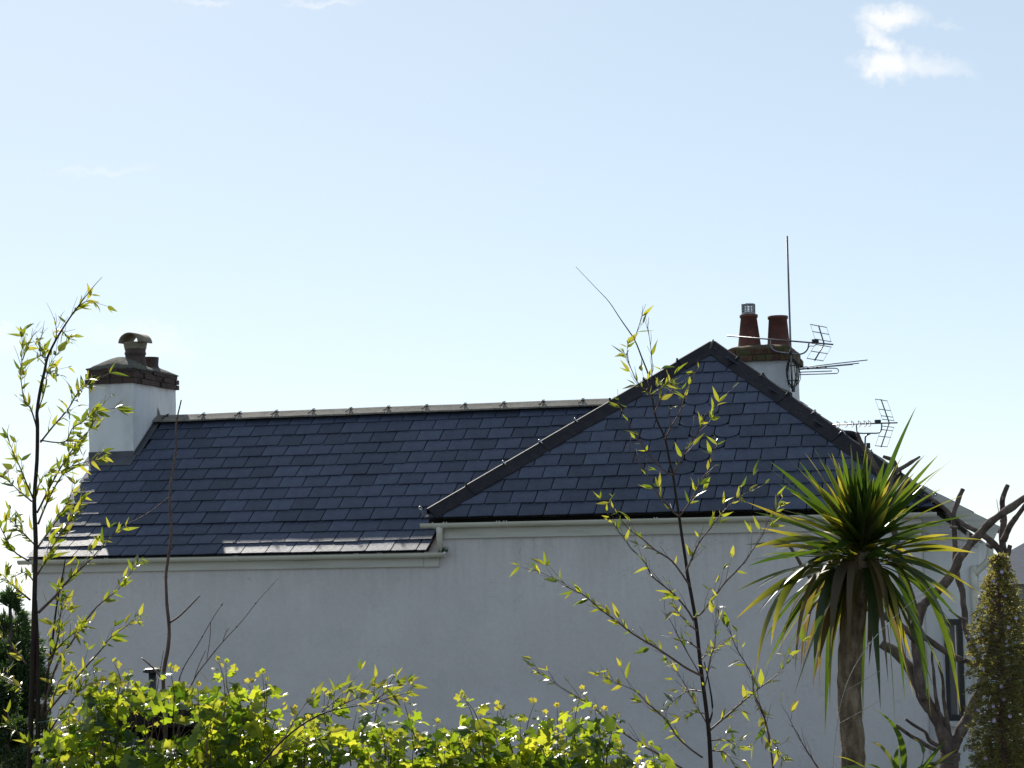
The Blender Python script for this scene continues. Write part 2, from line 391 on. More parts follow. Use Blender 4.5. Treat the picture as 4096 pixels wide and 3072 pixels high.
# cottage: the kicked courses then the straight slope
def plane_pt(s):                # distance up the slope -> point and direction
    L0 = sqrt(KV**2 + (zc(KV)-EZ-ZE)**2)
    if s < L0:
        d = V((0, KV, zc(KV)-EZ-ZE)).normalized(); return V((0, 0, EZ+ZE)) + d*s, d
    d = V((0, RV-KV, RZ-zc(KV))).normalized(); return V((0, KV, zc(KV))) + d*(s-L0), d
LT = sqrt(KV**2 + (zc(KV)-EZ-ZE)**2) + sqrt((RV-KV)**2 + (RZ-zc(KV))**2)
row = 0; s = -.045
while s < LT-.1:
    P, T_ = plane_pt(max(s, 0)); P = P + T_*min(0, s)
    if abs(s-KV*1.15) < .2: T_ = (T_ + plane_pt(s+.3)[1]).normalized()
    N_ = X1.cross(T_).normalized()
    u = UL - CW*(.5 if row % 2 else 1.0) + CW/2
    zr = (P + T_*.1).z
    while u < uval(zr)+CW:
        ht = min(EXPS+.05, LT-s-.02)
        cl_ = [(-1, 0, -UL+.015)]
        if zr < ZE+.36: cl_.append((1, 0, -.13))
        else: cl_.append((1, -T_.z/.7265, uval(P.z)))
        # leave the chimney's footprint clear
        pos = P + T_*.15
        if not (-5.62 < u < -4.98 and pos.y > 1.98):
            if u > -5.2 and u < -4.7 and pos.y > 1.85: cl_.append((-1, 0, 4.915))
            kind = rs.choice((0, 1, 2, 3, 4))
            place_slate(croof, u, 0, CW-GAP, ht, V((0, P.y, P.z)), X1, T_, N_, kind, [(a, b_, c) for a, b_, c in cl_])
        u += CW
    s += EXPS; row += 1

# --- ridge tiles with clips at the joints
def vee(parent, name, P0, P1, A, B, apex, thick, mat, roll=False):
    """inverted V swept P0->P1; A, B flank vectors from the crest"""
    n0 = (P1-P0).normalized()
    m_ = MB()
    def ring(P):
        up_ = apex
        pts = [P+A, P+A*.5+up_*.5, P+A*.14+up_*.9, P+up_, P+B*.14+up_*.9, P+B*.5+up_*.5, P+B] if not roll else [P+A, P+A*.5+up_*.38, P+A*.16+up_*.86, P+A*.07+up_*1.08, P+B*.1+up_*1.16, P+B*.2+up_*.92, P+B*.5+up_*.38, P+B]
        return pts + [p - apex.normalized()*thick for p in pts[::-1]]
    a, b = ring(P0), ring(P1); n = len(a)
    m_.add(a+b, [(i, (i+1) % n, n+(i+1) % n, n+i) for i in range(n)] + [tuple(range(n))[::-1], tuple(range(n, 2*n))])
    return m_.build(name, mat, parent)
uj = -4.92; k = 0
while uj < 1.75:
    ln = .15 if k == 0 else .545
    P0 = V((uj+.003, RV, RZ+.012+rs.uniform(-.003, .003))); P1 = V((min(uj+ln, 1.95)-.003, RV, RZ+.012+rs.uniform(-.003, .003)))
    vee(croof, 'ridge_tile', P0, P1, V((0, -.17, -.02)), V((0, .17, -.02)), V((0, 0, .068)), .02, 'ridge_clay')
    if k > 0 or True:
        ux = P1.x+.003; cm = MB()
        zz = RZ+.012
        cm.tube([(ux-.02, RV-.15, zz+.005), (ux+.005, RV-.12, zz+.03), (ux-.008, RV-.07, zz+.048), (ux+.012, RV-.03, zz+.062), (ux, RV, zz+.075), (ux+.03, RV+.01, zz+.08)], [.006, .008, .006, .008, .009, .005], 6)
        cm.tube([(ux+.0, RV-.02, zz+.075), (ux+.03, RV-.05, zz+.06), (ux+.035, RV-.09, zz+.04)], .007, 5)
        cm.tube([(ux, RV, zz+.072), (ux, RV+.15, zz+.005)], .006, 5)
        if ux < 1.8: cm.build('ridge_clip', 'clip_metal', croof, True)
    uj += ln; k += 1

# --- fascia, gutter
def gutter(parent, u0, u1, v, z, name='gutter', r=.056):
    m_ = MB(); n = 10
    out = [(r*cos(a), r*sin(a)) for a in [pi + pi*i/n for i in range(n+1)]]
    inn = [((r-.004)*cos(a), (r-.004)*sin(a)) for a in [2*pi - pi*i/n for i in range(n+1)]]
    m_.extr(out+inn, V((u0, v, z)), V((u1, v, z)), V((0, 1, 0)), V((0, 0, 1)))
    cap_ = [V((u0-.004, v+a, z+b)) for a, b in out] + [V((u0+.0, v+a, z+b)) for a, b in out]
    for uu in (u0-.002, u1+.002):
        m_.add([V((uu, v+a*1.06, z+b*1.06)) for a, b in out], [tuple(range(n+1))])
    return m_.build(name, 'pvc_cream', parent)
def gutter_union(parent, u, v, z, wd=.045, r=.06):
    m_ = MB(); n = 10
    out = [(r*cos(a), r*sin(a)) for a in [pi + pi*i/n for i in range(n+1)]]
    inn = [((r-.006)*cos(a), (r-.006)*sin(a)) for a in [2*pi - pi*i/n for i in range(n+1)]]
    m_.extr(out+inn, V((u-wd/2, v, z)), V((u+wd/2, v, z)), V((0, 1, 0)), V((0, 0, 1)))
    m_.box((u-wd/2, v-r-.004, z-.004), (u-wd/2+.012, v-r+.01, z+.012)); m_.box((u+wd/2-.012, v-r-.004, z-.004), (u+wd/2, v-r+.01, z+.012))
    return m_.build('gutter_union', 'pvc_cream', parent)
MB().box((UL+.02, .062, ZE-.175), (-.2, .098, ZE+.0)).build('fascia', 'fascia_paint', cottage)
MB().box((-.195, .058, ZE-.178), (-.005, .097, ZE+.0)).build('fascia_end', 'fascia_paint', cottage)
cg = gutter(cottage, UL-.12, .09, -.0, ZE-.012)
for uu in (-4.35, -2.6, -1.02, -.72, -.12): gutter_union(cg, uu, 0, ZE-.012)
MB().lathe([(.004, -.03), (.014, -.03), (.016, .0), (.01, .02), (.004, .022)], (.105, -.05, ZE-.02), 10).build('end_clip', 'shiny_clip', cg)
# moss tuft at the gutter's end
tm = MB(); rr = random.Random(5)
for i in range(70):
    a, b = rr.uniform(0, 6.28), rr.uniform(.01, .05)
    p = V((.07+rr.uniform(-.05, .05), rr.uniform(-.03, .03), ZE-.005)); q = p + V((cos(a)*b*.6, sin(a)*b*.6, b*1.6)); d = V((.004, .002, 0))
    tm.add([p-d, p+d, q], [(0, 1, 2)])
o = tm.build('moss_tuft', 'shrub_leaf', cg)

# --- left chimney
CU0, CU1, CV0, CV1 = -5.59, -4.925, 1.96, 3.38
ZB, ZT = ZE+1.05, ZE+2.40
chim = MB()
nu, nv = 6, 10
def wavy_box(m_, u0, u1, v0, v1, z0, z1, amp, seed, div=.12):
    """box with gently uneven faces"""
    bm = bmesh.new(); bmesh.ops.create_cube(bm, size=1)
    for v in bm.verts: v.co = V((u0+(v.co.x+.5)*(u1-u0), v0+(v.co.y+.5)*(v1-v0), z0+(v.co.z+.5)*(z1-z0)))
    n = max(2, min(14, int(max(u1-u0, v1-v0, z1-z0)/div)))
    bmesh.ops.subdivide_edges(bm, edges=bm.edges[:], cuts=n, use_grid_fill=True)
    k = len(m_.v)
    bm.verts.index_update()
    m_.v += [v.co + noise.noise_vector(v.co*5+V((seed, 0, 0)))*amp for v in bm.verts]
    m_.f += [tuple(v.index+k for v in f.verts) for f in bm.faces]; bm.free(); return m_
wavy_box(chim, CU0, CU1, CV0, CV1, ZB, ZT, .008, 1)
chimL = chim.build('chimney_stack', 'render_chimney', cottage)
# brick oversail: two courses of separate bricks round the top, mortar core, flaunching
def brick_course(parent, u0, u1, v0, v1, z, h, mat, r_, bl=.215, amp=.004):
    for side in range(4):
        a, b = ((u0, v0), (u1, v0)) if side == 0 else ((u1, v0), (u1, v1)) if side == 1 else ((u1, v1), (u0, v1)) if side == 2 else ((u0, v1), (u0, v0))
        A, B = V((*a, 0)), V((*b, 0)); L = (B-A).length; d = (B-A)/L; inw = V((-d.y, d.x, 0))
        n = max(1, round(L/bl)); off = (.5 if r_ else 0)
        xs = sorted(set([0] + [(i+off)*L/n for i in range(n+1) if 0 < (i+off)*L/n < L-.03] + [L]))
        if side % 2: xs[0] += .0; xs = [max(x, .104) if i == 0 else (min(x, L-.104) if i == len(xs)-1 else x) for i, x in enumerate(xs)]
        xs = [x for i, x in enumerate(xs) if i == 0 or x-xs[i-1] > .02]
        for x0, x1 in zip(xs[:-1], xs[1:]):
            m_ = MB(); j = rs.uniform(-amp, amp)
            p = [A+d*(x0+.005)-inw*j, A+d*(x1-.005)-inw*j, A+d*(x1-.005)+inw*.1, A+d*(x0+.005)+inw*.1]
            z0, z1 = z+.004+rs.uniform(0, .004), z+h-.004-rs.uniform(0, .004)
            m_.add([q+V((0, 0, z0)) for q in p]+[q+V((0, 0, z1)) for q in p], [(3,2,1,0),(4,5,6,7),(0,1,5,4),(1,2,6,5),(2,3,7,6),(3,0,4,7)])
            m_.build('brick', mat, parent)
def flaunch(parent, u0, u1, v0, v1, z0, h, peaks, mat, name='flaunching', seed=0):
    m_ = MB(); n = 18
    for i in range(n+1):
        for j in range(n+1):
            a, b = i/n, j/n
            u, v = u0+(u1-u0)*a, v0+(v1-v0)*b
            e = min(a, 1-a)*(u1-u0); e2 = min(b, 1-b)*(v1-v0)
            d = min(1, min(e, e2)/.2); zz = z0 + .012 + h*.45*(1-(1-d)**2)
            for (pu, pv, pr, ph) in peaks: zz += ph*math.exp(-((u-pu)**2+(v-pv)**2)/pr**2)*min(1, d*2)
            zz += noise.noise(V((u*8, v*8, seed)))*.012 + noise.noise(V((u*25, v*25, seed)))*.005
            m_.v.append(V((u, v, zz)))
    m_.f = [(i*(n+1)+j, (i+1)*(n+1)+j, (i+1)*(n+1)+j+1, i*(n+1)+j+1) for i in range(n) for j in range(n)]
    k = len(m_.v); rim = [i*(n+1) for i in range(n+1)] + [n*(n+1)+j for j in range(1, n+1)] + [i*(n+1)+n for i in range(n-1, -1, -1)] + [j for j in range(n-1, 0, -1)]
    m_.v += [V((m_.v[i].x, m_.v[i].y, z0-.005)) for i in rim]
    q = len(rim); m_.f += [(rim[i], k+i, k+(i+1) % q, rim[(i+1) % q]) for i in range(q)]
    return m_.build(name, mat, parent, True)
e1, e2 = .045, .022
wavy_box(MB(), CU0-.01, CU1+.01, CV0-.01, CV1+.01, ZT-.004, ZT+.22, .003, 4).build('cap_core', 'mortar', chimL)
brick_course(chimL, CU0-e1, CU1+e1, CV0-e1, CV1+e1, ZT-.01, .078, 'brick_dark', 0, amp=.018)
brick_course(chimL, CU0-e1+.008, CU1+e1-.008, CV0-e1+.008, CV1+e1-.008, ZT+.068, .078, 'brick_dark', 1, amp=.02)
brick_course(chimL, CU0-e2, CU1+e2, CV0-e2, CV1+e2, ZT+.146, .07, 'brick_dark', 0, amp=.02)
pu, pv = -5.12, 2.45
flaunch(chimL, CU0-.032, CU1+.032, CV0-.032, CV1+.032, ZT+.2, .14, [(pu-.16, pv-.12, .26, .13), (pu, 3.05, .22, .03)], 'mortar', seed=3)
pz = ZT+.2
pot = MB().lathe([(.152, 0), (.157, .05), (.146, .14), (.14, .18), (.14, .23), (.15, .24), (.15, .262), (.143, .27), (.144, .32), (.128, .32), (.125, .1)], (pu, pv, pz), 28, cap=False)
potL = pot.build('chimney_pot', 'sooty_clay', chimL, True)
cz = pz+.312
MB().lathe([(.15, 0), (.155, .03), (.16, .055), (.166, .085), (.166, .095), (.15, .095), (.14, .03)], (pu, pv, cz), 28, cap=False).build('collar', 'buff_clay', potL, True)
hood = MB(); n = 18; R, L = .182, .15
ax = V((cos(-.24), sin(-.24), 0)); sd = V((-sin(-.24), cos(-.24), 0))   # half-round hood lying over the pot, open at both ends
prof = [(R*cos(a), R*.78*sin(a)) for a in [pi*i/n for i in range(n+1)]] + [((R-.022)*cos(a), (R-.022)*.78*sin(a)) for a in [pi-pi*i/n for i in range(n+1)]]
hood.extr(prof, V((pu, pv, cz+.085))-sd*L, V((pu, pv, cz+.085))+sd*L, ax, V((0, 0, 1)))
hood.build('cowl', 'buff_clay', potL, True)
MB().lathe([(.15, 0), (.15, .1), (.165, .1), (.165, .14), (.13, .16), (.118, .2), (.125, .3), (.125, .31), (.105, .31), (.1, .1)], (pu-.04, 3.02, ZT+.14), 24, cap=False).build('chimney_pot', 'brick_dark', chimL, True)
# lead flashing where stack meets slates
lead = MB()
def ledge(p0, p1, wN, t=.006):
    d = (p1-p0)
    return lead.add([p0, p1, p1+wN, p0+wN, p0+V((0, 0, t)), p1+V((0, 0, t)), p1+wN+V((0, 0, t)), p0+wN+V((0, 0, t))], [(3,2,1,0),(4,5,6,7),(0,1,5,4),(1,2,6,5),(2,3,7,6),(3,0,4,7)])
sl_ = V((0, 1, TP)).normalized(); zf = zc(CV0)
ledge(V((CU0-.02, CV0-.19, zc(CV0-.19)+.034)), V((CU1+.05, CV0-.19, zc(CV0-.19)+.034)), V((0, .19, .19*TP)))
lead.add([V((CU0, CV0-.013, zf)), V((CU1+.012, CV0-.013, zf)), V((CU1+.012, CV0-.013, zf+.1)), V((CU0, CV0-.013, zf+.1))], [(0,1,2,3)])
ss = CV0
while ss < RV:
    e = min(ss+.2, RV)
    lead.add([V((CU1+.013, ss, zc(ss)-.02)), V((CU1+.013, e, zc(e)-.02)), V((CU1+.013, e, zc(e)+.085)), V((CU1+.013, ss, zc(ss)+.085))], [(0,1,2,3)]); ss = e
lead.add([V((CU1+.013, RV, RZ)), V((CU1+.013, RV+.3, RZ-.2)), V((CU1+.013, RV, RZ+.2))], [(0,1,2)])
ledge(V((CU1+.005, CV0, zc(CV0)+.036)), V((CU1+.085, CV0, zc(CV0)+.036)), V((0, RV-CV0, (RV-CV0)*TP)))
lead.build('lead_flashing', 'lead', cottage)

# ------------------------------------------------------------------ hipped house
HE = ZE+.43; K5 = tan(radians(36.5)); HU0, HU1 = -.12, 5.87
AU = (HU0+HU1)/2 + .085; KS = (HE+2.215-HE)/(AU-HU0)
AV = 2.215/K5; AZ = HE+2.215; BV = 10.0
hw = MB()
zt = HE-.02
hw.box((-.03, .1, 0), (5.74, BV+AV-.3, zt)); hw.build('wall', 'render_white', house)
th = .03
A_, B_, C_, D_, E_, F_ = (V((HU0, 0, HE-th)), V((HU1, 0, HE-th)), V((HU1, BV+AV, HE-th)), V((HU0, BV+AV, HE-th)), V((AU, AV, AZ-th)), V((AU, BV, AZ-th)))
hr = MB().add([A_, B_, C_, D_, E_, F_], [(0,1,4), (1,2,5,4), (2,3,5), (3,0,4,5), (3,2,1,0)])
hroof = hr.build('roof', 'roof_felt', house)
T_ = V((0, AV, AZ-HE)).normalized(); LT = (V((0, AV, AZ-HE))).length; N_ = X1.cross(T_).normalized()
Oh = V((0, 0, HE))
mL, mR = (AU-HU0)/LT, (HU1-AU)/LT
# which slates are round-ended repairs, from where they lie in the plane
def to_roof(px, py):
    c, s_ = cos(-PSI), sin(-PSI); d = at(px, py, 1)-CAM
    ul = V((cos(PSI), -sin(PSI), 0)); nl = V((sin(PSI), cos(PSI), 0)); k = K5
    t_ = ((HE-HC) - (nl.dot(V((O.x, O.y, 0))))*k)/(d.z - nl.dot(d)*k)
    P = d*t_; return ul.dot(P-V((O.x, O.y, 0))), nl.dot(P-V((O.x, O.y, 0)))/T_.y
rounds = [to_roof(2200+a/2.37, 1550+b/2.37) for a, b in ((1420,150),(1570,260),(1370,360),(1670,350),(1540,455),(1765,455),(1430,560),(1620,560),(1480,680),(1330,785),(1050,475),(1460,680))]
CW2 = .313; s = -.05; row = 0
while s < LT-.08:
    u = HU0 - CW2*(.35 if row % 2 else .85)
    while u < HU1+.3:
        ht = min(EXPS+.05, LT-s-.01)
        kind = rs.choice((0, 1, 2, 3, 4))
        for ru, rt in rounds:
            if abs(ru-u) < CW2*.5 and abs(rt-(s+.09)) < EXPS*.5: kind = 'round'
        place_slate(hroof, u, s, CW2-GAP, ht, Oh, X1, T_, N_, kind, [(-1, mL, -HU0+.0), (1, mR, HU1+.0)])
        u += CW2
    s += EXPS; row += 1
# right-hand slope, seen edge on: rows of slates joined
TS = V((-(HU1-AU), 0, AZ-HE)).normalized(); NS = V((0, 1, 0)).cross(TS); NS = NS if NS.z > 0 else -NS
LS = V((HU1-AU, 0, AZ-HE)).length; sm = MB(); s = -.05; row = 0
for row in range(int(LS/EXPS)+1):
    s = -.05+row*EXPS; v = .0
    while v < BV:
        vmin = (s+.1)/LS*AV
        if v > vmin-.1:
            b0 = V((HU1, max(v, vmin-.1)+.004, HE)) + TS*s + NS*(.013+rs.uniform(0, .006)); b1 = b0 + TS*min(EXPS+.04, LS-s) - NS*.014
            dv = V((0, v+.31-max(v, vmin-.1), 0)); tn = NS*.009
            sm.add([b0, b0+dv, b1+dv, b1, b0+tn, b0+dv+tn, b1+dv+tn, b1+tn], [(4,5,6,7),(0,1,5,4),(1,2,6,5),(3,0,4,7)])
        v += .314
o = sm.build('side_slates', 'slate', hroof); o['kind'] = 'stuff'
# hip tiles
def hip_run(P0, P1, nA, nB, n_tile, mat, clips=True):
    d = (P1-P0).normalized(); L = (P1-P0).length
    fa = nA.cross(d).normalized(); fb = nB.cross(d).normalized()
    upv = (nA+nB).normalized()
    if fa.dot(fb) > 0: fb = -fb
    # flanks must run downhill
    if fa.z > 0: fa = -fa
    if fb.z > 0: fb = -fb
    for i in range(n_tile):
        a = P0 + d*(L*i/n_tile-.02) + upv*(.032+.006*(i % 2)); b = P0 + d*(L*(i+1)/n_tile) + upv*(.028+.006*(i % 2))
        vee(hroof, 'hip_tile', a, b, fa*.16+nA*.0, fb*.16, upv*.052, .02, mat, True)
        if clips and i < n_tile-1:
            cm = MB(); q = b+upv*.06
            cm.tube([q+fa*.06-d*.01, q+upv*.012, q+fb*.05, q+fb*.1-upv*.02], [.006, .011, .011, .006], 6)
            cm.lathe([(.002, -.014), (.012, -.008), (.015, .0), (.012, .01), (.002, .014)], q+upv*.018, 8)
            cm.build('hip_clip', 'shiny_clip' if i in (1, 2, 3) else 'clip_metal', hroof, True)
nF = N_; nL = V((-(AZ-HE), 0, AU-HU0)).normalized(); nR = V((AZ-HE, 0, AU-HU0)).normalized()
PA = V((AU, AV, AZ))
hip_run(V((HU0+.04, .03, HE+.03)), PA, nF, nL, 8, 'hip_clay')
hip_run(V((HU1-.02, .03, HE+.03)), PA, nF, nR, 8, 'hip_clay')
vv = AV
while vv < BV:
    vee(hroof, 'ridge_tile', V((AU, vv, AZ+.012)), V((AU, min(vv+.54, BV), AZ+.012)), V((-.16, 0, -.06)), V((.16, 0, -.06)), V((0, 0, .05)), .02, 'hip_clay'); vv += .545
# mortar pointing at the apex
MB().tube([PA+V((-.02, -.14, -.06)), PA+V((.0, -.07, .04)), PA+V((.01, .0, .095))], [.014, .02, .012], 6).build('mortar_joint', 'mortar', hroof, True)
# hip iron (curled hook at the foot of the left hip)
def hip_iron(P, sgn, mat='galvanised'):
    pts = [P, P+V((sgn*.03, -.03, .06)), P+V((sgn*.035, -.035, .12))]
    cc = pts[-1]+V((sgn*.018, 0, .0))
    pts += [cc + V((-sgn*.018*cos(a), 0, .018*sin(a))) for a in [i*pi/6 for i in range(1, 11)]]
    MB().tube(smooth_line(pts, 2), .009, 6).build('hip_iron', mat, hroof, True)
hip_iron(V((HU0-.02, -.02, HE-.02)), -1); hip_iron(V((HU1+.0, -.02, HE+.0)), 1)
# eaves: tilting fillet, fascia, gutter, downpipe to the lower gutter
MB().box((HU0+.01, .02, HE-.11), (HU1-.02, .06, HE-.035)).build('tilting_fillet', 'timber_dark', house)
MB().box((-.03, .062, HE-.275), (.06, .097, HE-.06)).build('fascia_end', 'fascia_paint', house)
MB().box((.064, .06, HE-.272), (5.76, .098, HE-.06)).build('fascia', 'fascia_paint', house)
hg = gutter(house, -.2, 5.93, .0, HE-.085, r=.06)
for uu in (.12, .78, .87, 2.7, 4.2, 5.5): gutter_union(hg, uu, 0, HE-.085, r=.064)
MB().tube([V((.03, .0, HE-.13)), V((.03, .0, HE-.2)), V((.03, .01, ZE+.0))], [.05, .036, .036], 16).build('downpipe', 'pvc_cream', house, True)
gutter_union(hg, .03, 0, HE-.085, wd=.15, r=.066)
# lean-to beyond the right corner
LV = .55
lt = MB()
lt.add([(5.742, LV, 0), (6.36, LV, 0), (6.36, 5, 0), (5.742, 5, 0), (5.742, LV, HE+.02), (6.36, LV, ZE-.02), (6.36, 5, ZE-.02), (5.742, 5, HE+.02)],
       [(0,1,5,4),(1,2,6,5),(2,3,7,6),(3,0,4,7),(4,5,6,7)])
lt.build('lean_to_wall', 'render_chimney', house)
a0, a1 = V((5.76, LV-.16, HE+.16)), V((6.6, LV-.16, ZE+.09))
d = (a1-a0); nn = V((-d.z, 0, d.x)).normalized()
ltr = MB().add([a0, a1, a1+V((0, 4.6, 0)), a0+V((0, 4.6, 0))]+[p+nn*.05 for p in (a0, a1, a1+V((0, 4.6, 0)), a0+V((0, 4.6, 0)))], [(3,2,1,0),(4,5,6,7),(0,1,5,4),(1,2,6,5),(2,3,7,6),(3,0,4,7)])
ltroof = ltr.build('lean_to_roof', 'roof_felt', house)
for r_ in range(4):
    for c_ in range(14):
        p0 = a0 + d*((r_)/4.0) + V((0, c_*.32-.02, 0)) + nn*(.052+.004*((r_+c_) % 2)); p1 = p0 + d*.25 + nn*.012
        mm = MB().add([p0, p0+V((0, .312, 0)), p1+V((0, .312, 0)), p1]+[q+nn*.01 for q in (p0, p0+V((0, .312, 0)), p1+V((0, .312, 0)), p1)], [(4,7,6,5),(0,1,5,4)[::-1],(1,2,6,5)[::-1],(2,3,7,6)[::-1],(3,0,4,7)[::-1]])
        mm.build('slate', 'slate', ltroof)
MB().add([a0+V((0,-.05,-.05)), a1+V((-.05,-.05,-.07)), a1+V((.02,-.05,.075)), a0+V((0,-.05,.085)), a0+V((0,-.022,-.05)), a1+V((-.05,-.022,-.07)), a1+V((.02,-.022,.075)), a0+V((0,-.022,.085))], [(0,1,2,3),(7,6,5,4),(0,4,5,1),(1,5,6,2)]).build('barge_board', 'fascia_paint', house)
MB().box((5.744, LV-.05, ZE-.05), (6.38, LV-.002, ZE+.03)).build('string_course', 'render_white', house)
for i in range(5): MB().box((5.80+i*.11, LV-.04, ZE+.031), (5.83+i*.11, LV-.003, ZE+.12)).build('rafter_end', 'fascia_paint', house)
MB().tube(smooth_line([V((6.5, LV-.02, ZE+.02)), V((6.48, LV-.03, ZE-.2)), V((6.33, LV-.05, ZE-.36)), V((6.3, LV-.05, ZE-.5)), V((6.3, LV-.05, .1))], 4), .04, 12).build('downpipe', 'pvc_cream', house, True)
# narrow dark window in the lean-to front
wx0, wx1, wz0, wz1 = 5.945, 6.155, ZE-2.05, ZE-.885
wf = MB().box((wx0, LV-.03, wz0), (wx0+.045, LV+.02, wz1)).box((wx1-.055, LV-.03, wz0), (wx1, LV+.02, wz1)).box((wx0+.045, LV-.03, wz1-.07), (wx1-.055, LV+.02, wz1)).box((wx0+.045, LV-.03, wz0), (wx1-.055, LV+.02, wz0+.07)).build('window', 'window_black', house)
MB().box((wx0+.045, LV-.012, wz0+.07), (wx1-.055, LV-.004, wz1-.07)).build('pane', 'glass', wf)
MB().box((wx1-.09, LV-.028, wz0+.07), (wx1-.075, LV-.013, wz1-.07)).build('frame_bead', 'pvc_cream', wf)
MB().box((wx0-.03, LV-.07, wz0-.06), (wx1+.03, LV-.003, wz0-.002)).build('sill', 'render_white', house)

# --- right chimney
QU0, QU1, QV0, QV1 = 2.9, 3.74, 5.0, 6.15
zt2 = ZE+2.64
wavy_box(MB(), QU0, QU1, QV0, QV1, ZE+1.55, zt2, .008, 9).build('chimney_stack', 'render_chimney', house)
chimR = house.children[-1]
wavy_box(MB(), QU0-.012, QU1+.012, QV0-.012, QV1+.012, zt2-.002, zt2+.165, .004, 6).build('cap_core', 'mortar', chimR)
brick_course(chimR, QU0-.07, QU1+.07, QV0-.07, QV1+.07, zt2-.03, .095, 'mossy_brick', 0, amp=.006)
brick_course(chimR, QU0-.035, QU1+.035, QV0-.035, QV1+.035, zt2+.068, .08, 'mossy_brick', 1, amp=.006)
flaunch(chimR, QU0-.03, QU1+.03, QV0-.03, QV1+.03, zt2+.148, .14, [], 'mossy_brick', seed=8)
for k, (xx, hh, rb_, rt_) in enumerate(((3.12, .5, .17, .115), (3.54, .46, .165, .13))):
    p = MB().lathe([(rb_, 0), (rb_*.98, .05), (rt_*1.02, hh-.05), (rt_+.016, hh-.045), (rt_+.018, hh-.005), (rt_+.004, hh), (rt_-.015, hh), (rt_-.02, .1)], (xx, 5.45, zt2+.2), 28, cap=False).build('chimney_pot', 'terracotta', chimR, True)
    if k == 0:
        z0 = zt2+.2+hh-.01
        c_ = MB()
        for i in range(5): c_.lathe([(.085, .035+i*.022), (.1, .035+i*.022), (.1, .047+i*.022), (.085, .047+i*.022)], (xx, 5.45, z0), 22, cap=False)
        c_.lathe([(.1, -.02), (.1, .035), (.092, .035), (.092, -.02)], (xx, 5.45, z0), 22, cap=False)
        c_.lathe([(.001, .175), (.06, .172), (.1, .16), (.1, .15), (.001, .15)], (xx, 5.45, z0), 22, cap=False)
        for a in range(6):
            t_ = a*pi/3+.4; c_.tube([(xx+.093*cos(t_), 5.45+.093*sin(t_), z0), (xx+.093*cos(t_), 5.45+.093*sin(t_), z0+.165)], .011, 5)
        c_.build('vent_insert', 'galvanised', p)
# stepped lead and verge board on the side of that stack
MB().add([V((QU0-.2, QV0-.02, AZ-.1)), V((QU1+.03, QV0-.02, AZ-(QU1-AU)*KS-.06)), V((QU1+.03, QV0-.02, AZ-(QU1-AU)*KS+.06)), V((QU0-.2, QV0-.02, AZ+.06))], [(0,1,2,3)]).build('lead_flashing', 'lead', house)
MB().add([V((QU1+.0, QV0+.04, ZE+1.98)), V((QU1+.11, QV0+.04, ZE+1.95)), V((QU1+.11, QV1, ZE+1.95)), V((QU1, QV1, ZE+1.98)), V((QU1+.0, QV0+.04, ZE+2.12)), V((QU1, QV1, ZE+2.12))], [(0,1,4),(1,2,5,4),(3,5,2),(0,3,2,1)]).build('drip_course', 'render_chimney', house)

def hl(u, v, z): return O + V((cos(PSI), -sin(PSI), 0))*u + V((sin(PSI), cos(PSI), 0))*v + V((0, 0, z))
def hpx(px, py, v):            # point on the plane v metres into the house
    d = at(px, py, 1)-CAM; nl = V((sin(PSI), cos(PSI), 0))
    return CAM + d*((nl.dot(V((O.x, O.y, 0)))+v)/nl.dot(d))

# ------------------------------------------------------------------ aerials
def rod(parent, name, pts, r, mat, sides=6, base=V((0, 0, 0)), sm=True):
    return MB().tube([p-base for p in pts], r, sides).build(name, mat, parent, sm)
def grid_aerial(name, label, mast_pts, mast_r, boom, cradle, spine_u, spine_l, bars, barv, box_p, cat='aerial', xs=None):
    base = mast_pts[0].copy(); t_ = thing(name, label, cat, base)
    rod(t_, 'mast', mast_pts, mast_r, 'aerial_metal', 8, base)
    rod(t_, 'boom', boom, .011, 'aerial_metal', 6, base)
    if cradle: rod(t_, 'cradle_arm', smooth_line(cradle, 3), .011, 'galvanised', 6, base)
    rf = MB()
    rf.tube([p-base for p in spine_u], .010, 6); rf.tube([p-base for p in spine_l], .010, 6)
    r_ = rf.build('reflector', 'aerial_metal', t_, True)
    for grp in bars:
        ends = []
        for c_ in grp:
            a, b_ = c_-barv*.5-base, c_+barv*.5-base; ends.append((a, b_))
            MB().tube([a, b_], .0065, 5).build('reflector_bar', 'aerial_metal', r_, True)
        MB().tube([e[0] for e in ends], .003, 4).build('reflector_wire', 'aerial_metal', r_)
        MB().tube([e[1] for e in ends], .003, 4).build('reflector_wire', 'aerial_metal', r_)
    bx = MB(); q = box_p-base
    bx.box(q-V((.045, .03, .03)), q+V((.045, .03, .03))); bx.build('dipole_box', 'black_plastic', t_)
    return t_, base
VA = 4.86
lerp = lambda a, b, k: a+(b-a)*k
mast = [hpx(3169, 1556, VA), hpx(3166, 1480, VA), hpx(3163, 1402, VA), hpx(3148, 944, VA)]
bo0, bo1 = hpx(2908, 1343, VA+.22), hpx(3333, 1378, VA-.2)
jx = hpx(3297, 1376, VA-.165)
barv = V((.29, .42, 0))
su, sl2 = hpx(3274, 1302, VA-.165), hpx(3258, 1443, VA-.165)
ta, tb = grid_aerial('tv_aerial', 'tall bare mast with grid aerial and long boom on the right chimney', mast, .0145, [bo0, bo1],
    [hpx(3082, 1357, VA+.05), hpx(3084, 1388, VA+.04), hpx(3107, 1406, VA+.02), hpx(3157, 1413, VA-.02), hpx(3205, 1416, VA-.07), hpx(3229, 1399, VA-.1), hpx(3236, 1370, VA-.11)],
    [jx, su], [jx, sl2], [[lerp(jx, su, k) for k in (.98, .6, .2)], [lerp(jx, sl2, k) for k in (.1, .5, .93)]], barv, hpx(3261, 1366, VA-.14))
